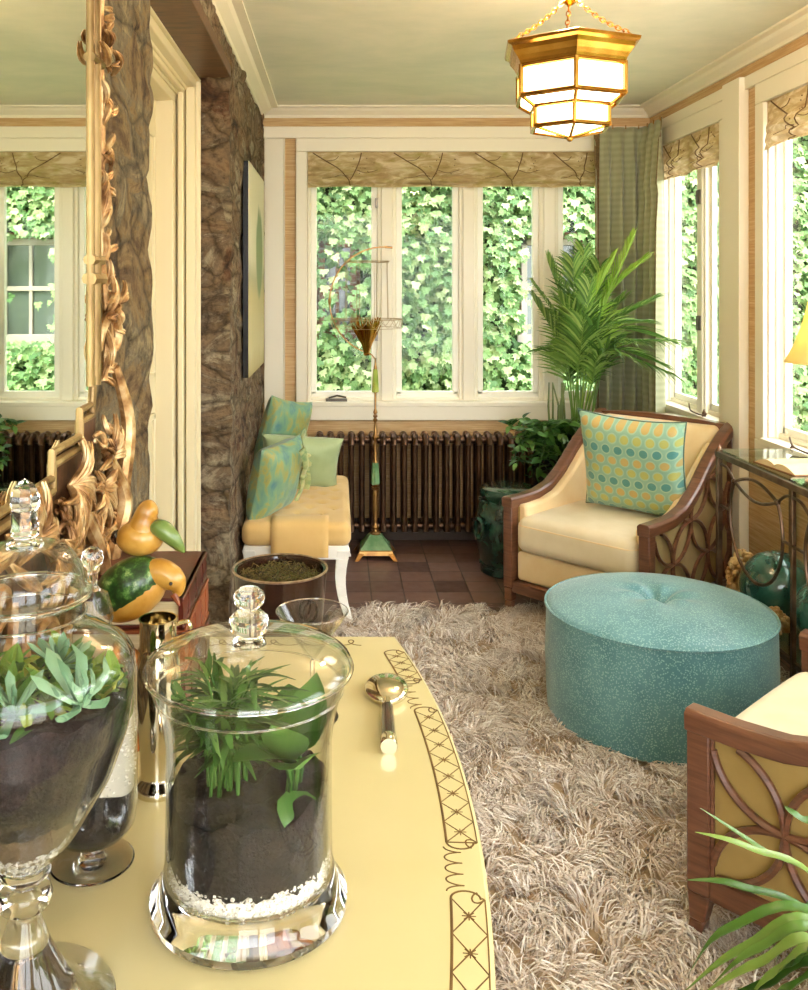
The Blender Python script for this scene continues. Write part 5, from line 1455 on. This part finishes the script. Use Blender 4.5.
# yellow table lamp
def m_shade():
    t = NT('yellow_lampshade'); p = t.princ(lin('#f3e6b0'), .7); tr = t.n('ShaderNodeBsdfTranslucent'); tr.inputs[0].default_value = lin('#f7e6a6')
    mx = t.n('ShaderNodeMixShader'); mx.inputs[0].default_value = .6; t.l(p, mx.inputs[1]); t.l(tr.outputs[0], mx.inputs[2]); return t.done(mx.outputs[0])
t = thing('table_lamp', 'small lit lamp with a flared yellow shade on the glass console', 'table lamp', (1.52, 2.86, KZ))
zb = CH-(363-VY)*2.86/F - KZ; zt = zb+.20
b = MB(); b.lathe([(.122, zb), (.118, zb+.004), (.090, zb+.06), (.066, zb+.13), (.050, zt)], 40, caps=False); b.build('lamp_shade', m_shade(), t, solid=.002)
b = MB(); b.lathe([(.0001, 0), (.06, 0), (.062, .008), (.03, .016), (.012, .03), (.009, .06), (.016, .09), (.008, .12), (.006, zb+.05), (.0001, zb+.05)], 28); b.build('lamp_base', M_brassold, t)
def m_emit(nm, col, st):
    t = NT(nm); e = t.n('ShaderNodeEmission'); e.inputs[0].default_value = lin(col); e.inputs[1].default_value = st; return t.done(e.outputs[0])
MB().ball((0, 0, zb+.085), .022, 14, sc=(1, 1, 1.3)).build('bulb', m_emit('bulb_glow', '#ffe9c0', 9), t)

# sea-glass floats and gilt coral on the lower shelf
def m_float():
    t = NT('sea_green_glass'); v = t.coord(); n = t.noise(v, 12, 4, .6, .6)
    col = t.ramp(n, [(.3, lin('#1c4640')), (.5, lin('#35685b')), (.66, lin('#4f8070')), (.8, lin('#7c7a3c'))])
    return t.done(t.princ(col, .08, 0, None, Coat_Weight=.8, Transmission_Weight=.25))
M_float = m_float()
t = thing('glass_float', 'large sea-green glass ball on the console shelf, at the far end beside the gilt shell', 'glass float', (1.56, 3.27, .347), 0, 'glass floats on the lower shelf')
f1 = MB().ball((0, 0, 0), .125, 40).build('ball', M_float, t); MB().lathe([(.02, .120), (.018, .127), (.0001, .129)], 14).build('seal', M_float, t)
dup(t, (1.60, 2.97, .347), 1.0, 'sea-green glass ball on the console shelf, cut off by the right edge')
COL.objects[-1] if False else None
def lumpy(label, name, cat, loc, N, R_, s, seed, sc=(1, 1, 1)):
    t = thing(name, label, cat, loc); q = random.Random(seed); b = MB()
    b.ball((0, 0, 0), R_*.72, 16, sc=sc)
    for k in range(N):
        th = math.acos(q.uniform(-.6, 1)); a = q.uniform(0, 2*pi)
        b.ball((R_*sin(th)*cos(a)*sc[0], R_*sin(th)*sin(a)*sc[1], R_*cos(th)*sc[2]), s*q.uniform(.6, 1.2), 7, sc=(1, 1, q.uniform(.7, 1.3)))
    b.build('coral_knobs', mat('gilded_coral_'+name, '#a8763a', '#e3c48a', .45, .35, ns=24, bump=.6, bs=60), t); return t
lumpy('cream and gold knobbly shell on the console shelf behind the larger glass ball', 'gilded_shell', 'shell', (1.512, 3.44, .325), 90, .046, .013, 1, (1.1, .7, 2.1))
lumpy('knobbly gold coral cluster on the console shelf in front of the glass balls', 'gilded_coral', 'coral', (1.49, 3.13, .268), 60, .040, .012, 2, (.9, .7, 1.15))

# ------------------------------------------------------------------ hanging lantern
M_milk = m_emit('lit_milk_glass', '#ffe9c0', 5.5)
LXc, LYc = .655, 2.60
t = thing('hanging_lantern', 'tiered hexagonal brass lantern with lit milk-glass panes hanging from the ceiling', 'lantern', (LXc, LYc, 0), 0)
ph = atan2(-cos(math.radians(8)), -sin(math.radians(8))+.0)
def hexp(r, z, k, off=0): a = ph + k*pi/3; return Vector((r*cos(a), r*sin(a), z))
b = MB(); cap = [(.150, 2.018), (.164, 2.032), (.167, 2.040), (.174, 2.052), (.186, 2.066), (.190, 2.078), (.203, 2.084), (.205, 2.092), (.198, 2.095), (.12, 2.103), (.04, 2.118), (.0001, 2.122)]
b.lathe(cap, 6, ph=ph); b.build('cap', M_brass, t, smooth=False)
tiers = [(.161, 2.022, 1.945), (.161, 1.945, None)]
def panes(name, r0, z0, r1, z1, inset=.004):
    b = MB()
    b.lathe([(r0-inset, z0), (r1-inset if r1 > .01 else .0001, z1)], 6, ph=ph, caps=False); return b.build(name, M_milk, t, smooth=False)
panes('upper_panes', .160, 2.024, .160, 1.944); panes('sloping_panes', .158, 1.944, .120, 1.920); panes('lower_panes', .114, 1.918, .114, 1.862); panes('bottom_panes', .112, 1.862, .0001, 1.838)
b = MB()
def bar(p, q, w): b.tube([p, q], w, 6)
for k in range(6):
    bar(hexp(.160, 2.03, k), hexp(.160, 1.944, k), .0075); bar(hexp(.160, 1.944, k), hexp(.120, 1.919, k), .006)
    bar(hexp(.115, 1.92, k), hexp(.115, 1.862, k), .006); bar(hexp(.115, 1.862, k), Vector((0, 0, 1.836)), .005)
    for (r, z, w) in ((.160, 1.946, .008), (.160, 2.026, .007), (.118, 1.919, .0065), (.115, 1.864, .0075)): bar(hexp(r, z, k), hexp(r, z, k+1), w)
b.ball((0, 0, 1.834), .010, 10); b.build('brass_frame', M_brass, t)
for k in range(3):
    b = MB(); p0 = hexp(.178, 2.100, 2*k+1); p1 = Vector((0, 0, 2.225)) + hexp(.014, 0, 2*k+1); d = p1-p0; n = 15
    for i in range(n):
        c = p0.lerp(p1, (i+.5)/n) + Vector((0, 0, -.010*sin(pi*(i+.5)/n))); u = d.normalized(); w = u.cross(Vector((0, 0, 1))).normalized()
        if i % 2: w = u.cross(w).normalized()
        b.tube([c + u*(.0095*cos(2*pi*j/10)) + w*(.0055*sin(2*pi*j/10)) for j in range(10)], .0017, 5, closed=True)
    b.build('chain', M_brass, t)
b = MB(); b.lathe([(.0001, 2.208), (.01, 2.212), (.022, 2.222), (.014, 2.232), (.006, 2.24), (.006, 2.36), (.03, 2.372), (.055, 2.39), (.06, ZC), (.0001, ZC)], 24); b.build('stem', M_brass, t)

# ------------------------------------------------------------------ spiky plant at the lower right
t = thing('spiky_potted_plant', 'arching strap-leaved green plant in the lower right corner, in front of the armchair', 'plant', (.86, 1.24, 0))
b = MB(); b.lathe([(.0001, 0), (.10, 0), (.12, .02), (.15, .24), (.16, .25), (.15, .26), (.14, .23), (.0001, .23)], 36); b.build('pot', M_black, t)
MB().lathe([(.0001, .236), (.141, .232)], 24, caps=False).build('soil', M_soil, t)
def LP(px, py, d): return Vector(((px-VX)*d/F-.86, d-1.24, CH-(py-VY)*d/F))
rr = random.Random(4)
def strap(b, pts, w):
    P = bez(pts, 7); n = len(P); vs = []
    for i, p in enumerate(P):
        tg = (P[min(i+1, n-1)]-P[max(i-1, 0)]).normalized(); s = tg.cross(Vector((0, 0, 1)))
        if s.length < .05: s = Vector((0, 1, 0))
        s.normalize(); u = i/(n-1); ww = w*interp([(0, .7), (.3, 1), (.7, .8), (1, .03)], u)
        upn = s.cross(tg)
        vs += [p-s*ww+upn*ww*.35, p, p+s*ww+upn*ww*.35]
    fs = []
    for i in range(n-1): a = 3*i; fs += [(a, a+1, a+4, a+3), (a+1, a+2, a+5, a+4)]
    b.add(vs, fs)
b = MB(); C0 = Vector((0, 0, .24))
seen = [((700, 808), (760, 850), (815, 905), 1.34), ((695, 832), (750, 850), (810, 900), 1.30), ((686, 880), (740, 888), (808, 935), 1.28), ((688, 975), (730, 930), (808, 925), 1.24),
        ((684, 992), (745, 950), (810, 935), 1.20), ((700, 996), (760, 965), (812, 955), 1.16), ((720, 1000), (770, 985), (815, 975), 1.14), ((785, 806), (800, 820), (830, 860), 1.3), ((760, 1010), (790, 990), (830, 985), 1.1), ((712, 985), (760, 950), (812, 945), 1.18), ((735, 960), (775, 940), (815, 940), 1.22), ((740, 1012), (775, 975), (815, 965), 1.13), ((765, 930), (790, 925), (820, 935), 1.25), ((776, 975), (795, 965), (820, 962), 1.12)]
for (a, m, c, d) in seen:
    strap(b, [C0+Vector((rr.uniform(-.02, .02), rr.uniform(-.02, .02), 0)), LP(c[0]+22, c[1], d), LP(*m, d+.01), LP(*a, d+.03)], .0115)
for k in range(26):
    a = rr.uniform(-100, 100) if k < 18 else rr.uniform(100, 260); L = rr.uniform(.30, .46); h = rr.uniform(.12, .34); a = math.radians(a)
    if cos(a) < 0 and k < 18: continue
    if cos(a) < -.2: L *= .6; h = .3
    strap(b, [C0, C0+Vector((cos(a)*L*.35, sin(a)*L*.35, h)), C0+Vector((cos(a)*L*.8, sin(a)*L*.8, h*.85)), C0+Vector((cos(a)*L*1.1, sin(a)*L*1.1, h*.3))], .008)
b.build('leaves', M_strap, t)

# ------------------------------------------------------------------ light
def area(name, loc, rot, sx, sy, power, col):
    l = bpy.data.lights.new(name, 'AREA'); l.shape = 'RECTANGLE'; l.size = sx; l.size_y = sy; l.energy = power; l.color = col
    o = bpy.data.objects.new(name, l); COL.objects.link(o); o.location = loc; o.rotation_euler = rot; return o
W = bpy.data.worlds.new('sky'); bpy.context.scene.world = W; W.use_nodes = True
nt = W.node_tree; bg = nt.nodes['Background']; bg.inputs[0].default_value = (.93, .97, 1.0, 1); bg.inputs[1].default_value = SKY
s = bpy.data.lights.new('sun', 'SUN'); s.energy = SUN; s.angle = math.radians(12); s.color = (1, .95, .84)
so = bpy.data.objects.new('sun', s); COL.objects.link(so); so.rotation_euler = Vector((-.10, .60, -.79)).normalized().to_track_quat('-Z', 'Y').to_euler()
l = bpy.data.lights.new('lantern_bulb', 'POINT'); l.energy = LANT; l.color = (1, .72, .42); l.shadow_soft_size = .05
o = bpy.data.objects.new('lantern_bulb', l); COL.objects.link(o); o.location = (LXc, LYc, 2.24)
l = bpy.data.lights.new('rear_fill_light', 'POINT'); l.energy = REAR; l.color = (1, .84, .62); l.shadow_soft_size = .3  # added fill behind the camera, no fixture there
o = bpy.data.objects.new('rear_fill_light', l); COL.objects.link(o); o.location = (.65, -.4, 2.0)

# ------------------------------------------------------------------ camera
cam = bpy.data.cameras.new('camera'); cam.sensor_fit = 'HORIZONTAL'; cam.sensor_width = 36; cam.lens = 36*F/808
cam.shift_x = (404-VX)/808; cam.shift_y = -(495-VY)/808; cam.clip_start = .02
co = bpy.data.objects.new('camera', cam); COL.objects.link(co); co.location = (0, 0, CH); co.rotation_euler = (pi/2, 0, 0)
sc = bpy.context.scene; sc.camera = co
sc.view_settings.view_transform = 'Standard'; sc.view_settings.look = 'None'; sc.view_settings.gamma = 1; sc.view_settings.exposure = EXPO
try:
    sc.cycles.use_denoising = True; sc.cycles.max_bounces = 12; sc.cycles.transparent_max_bounces = 24; sc.cycles.transmission_bounces = 10; sc.cycles.glossy_bounces = 6; sc.cycles.diffuse_bounces = 6
    sc.cycles.sample_clamp_indirect = 6
except Exception: pass
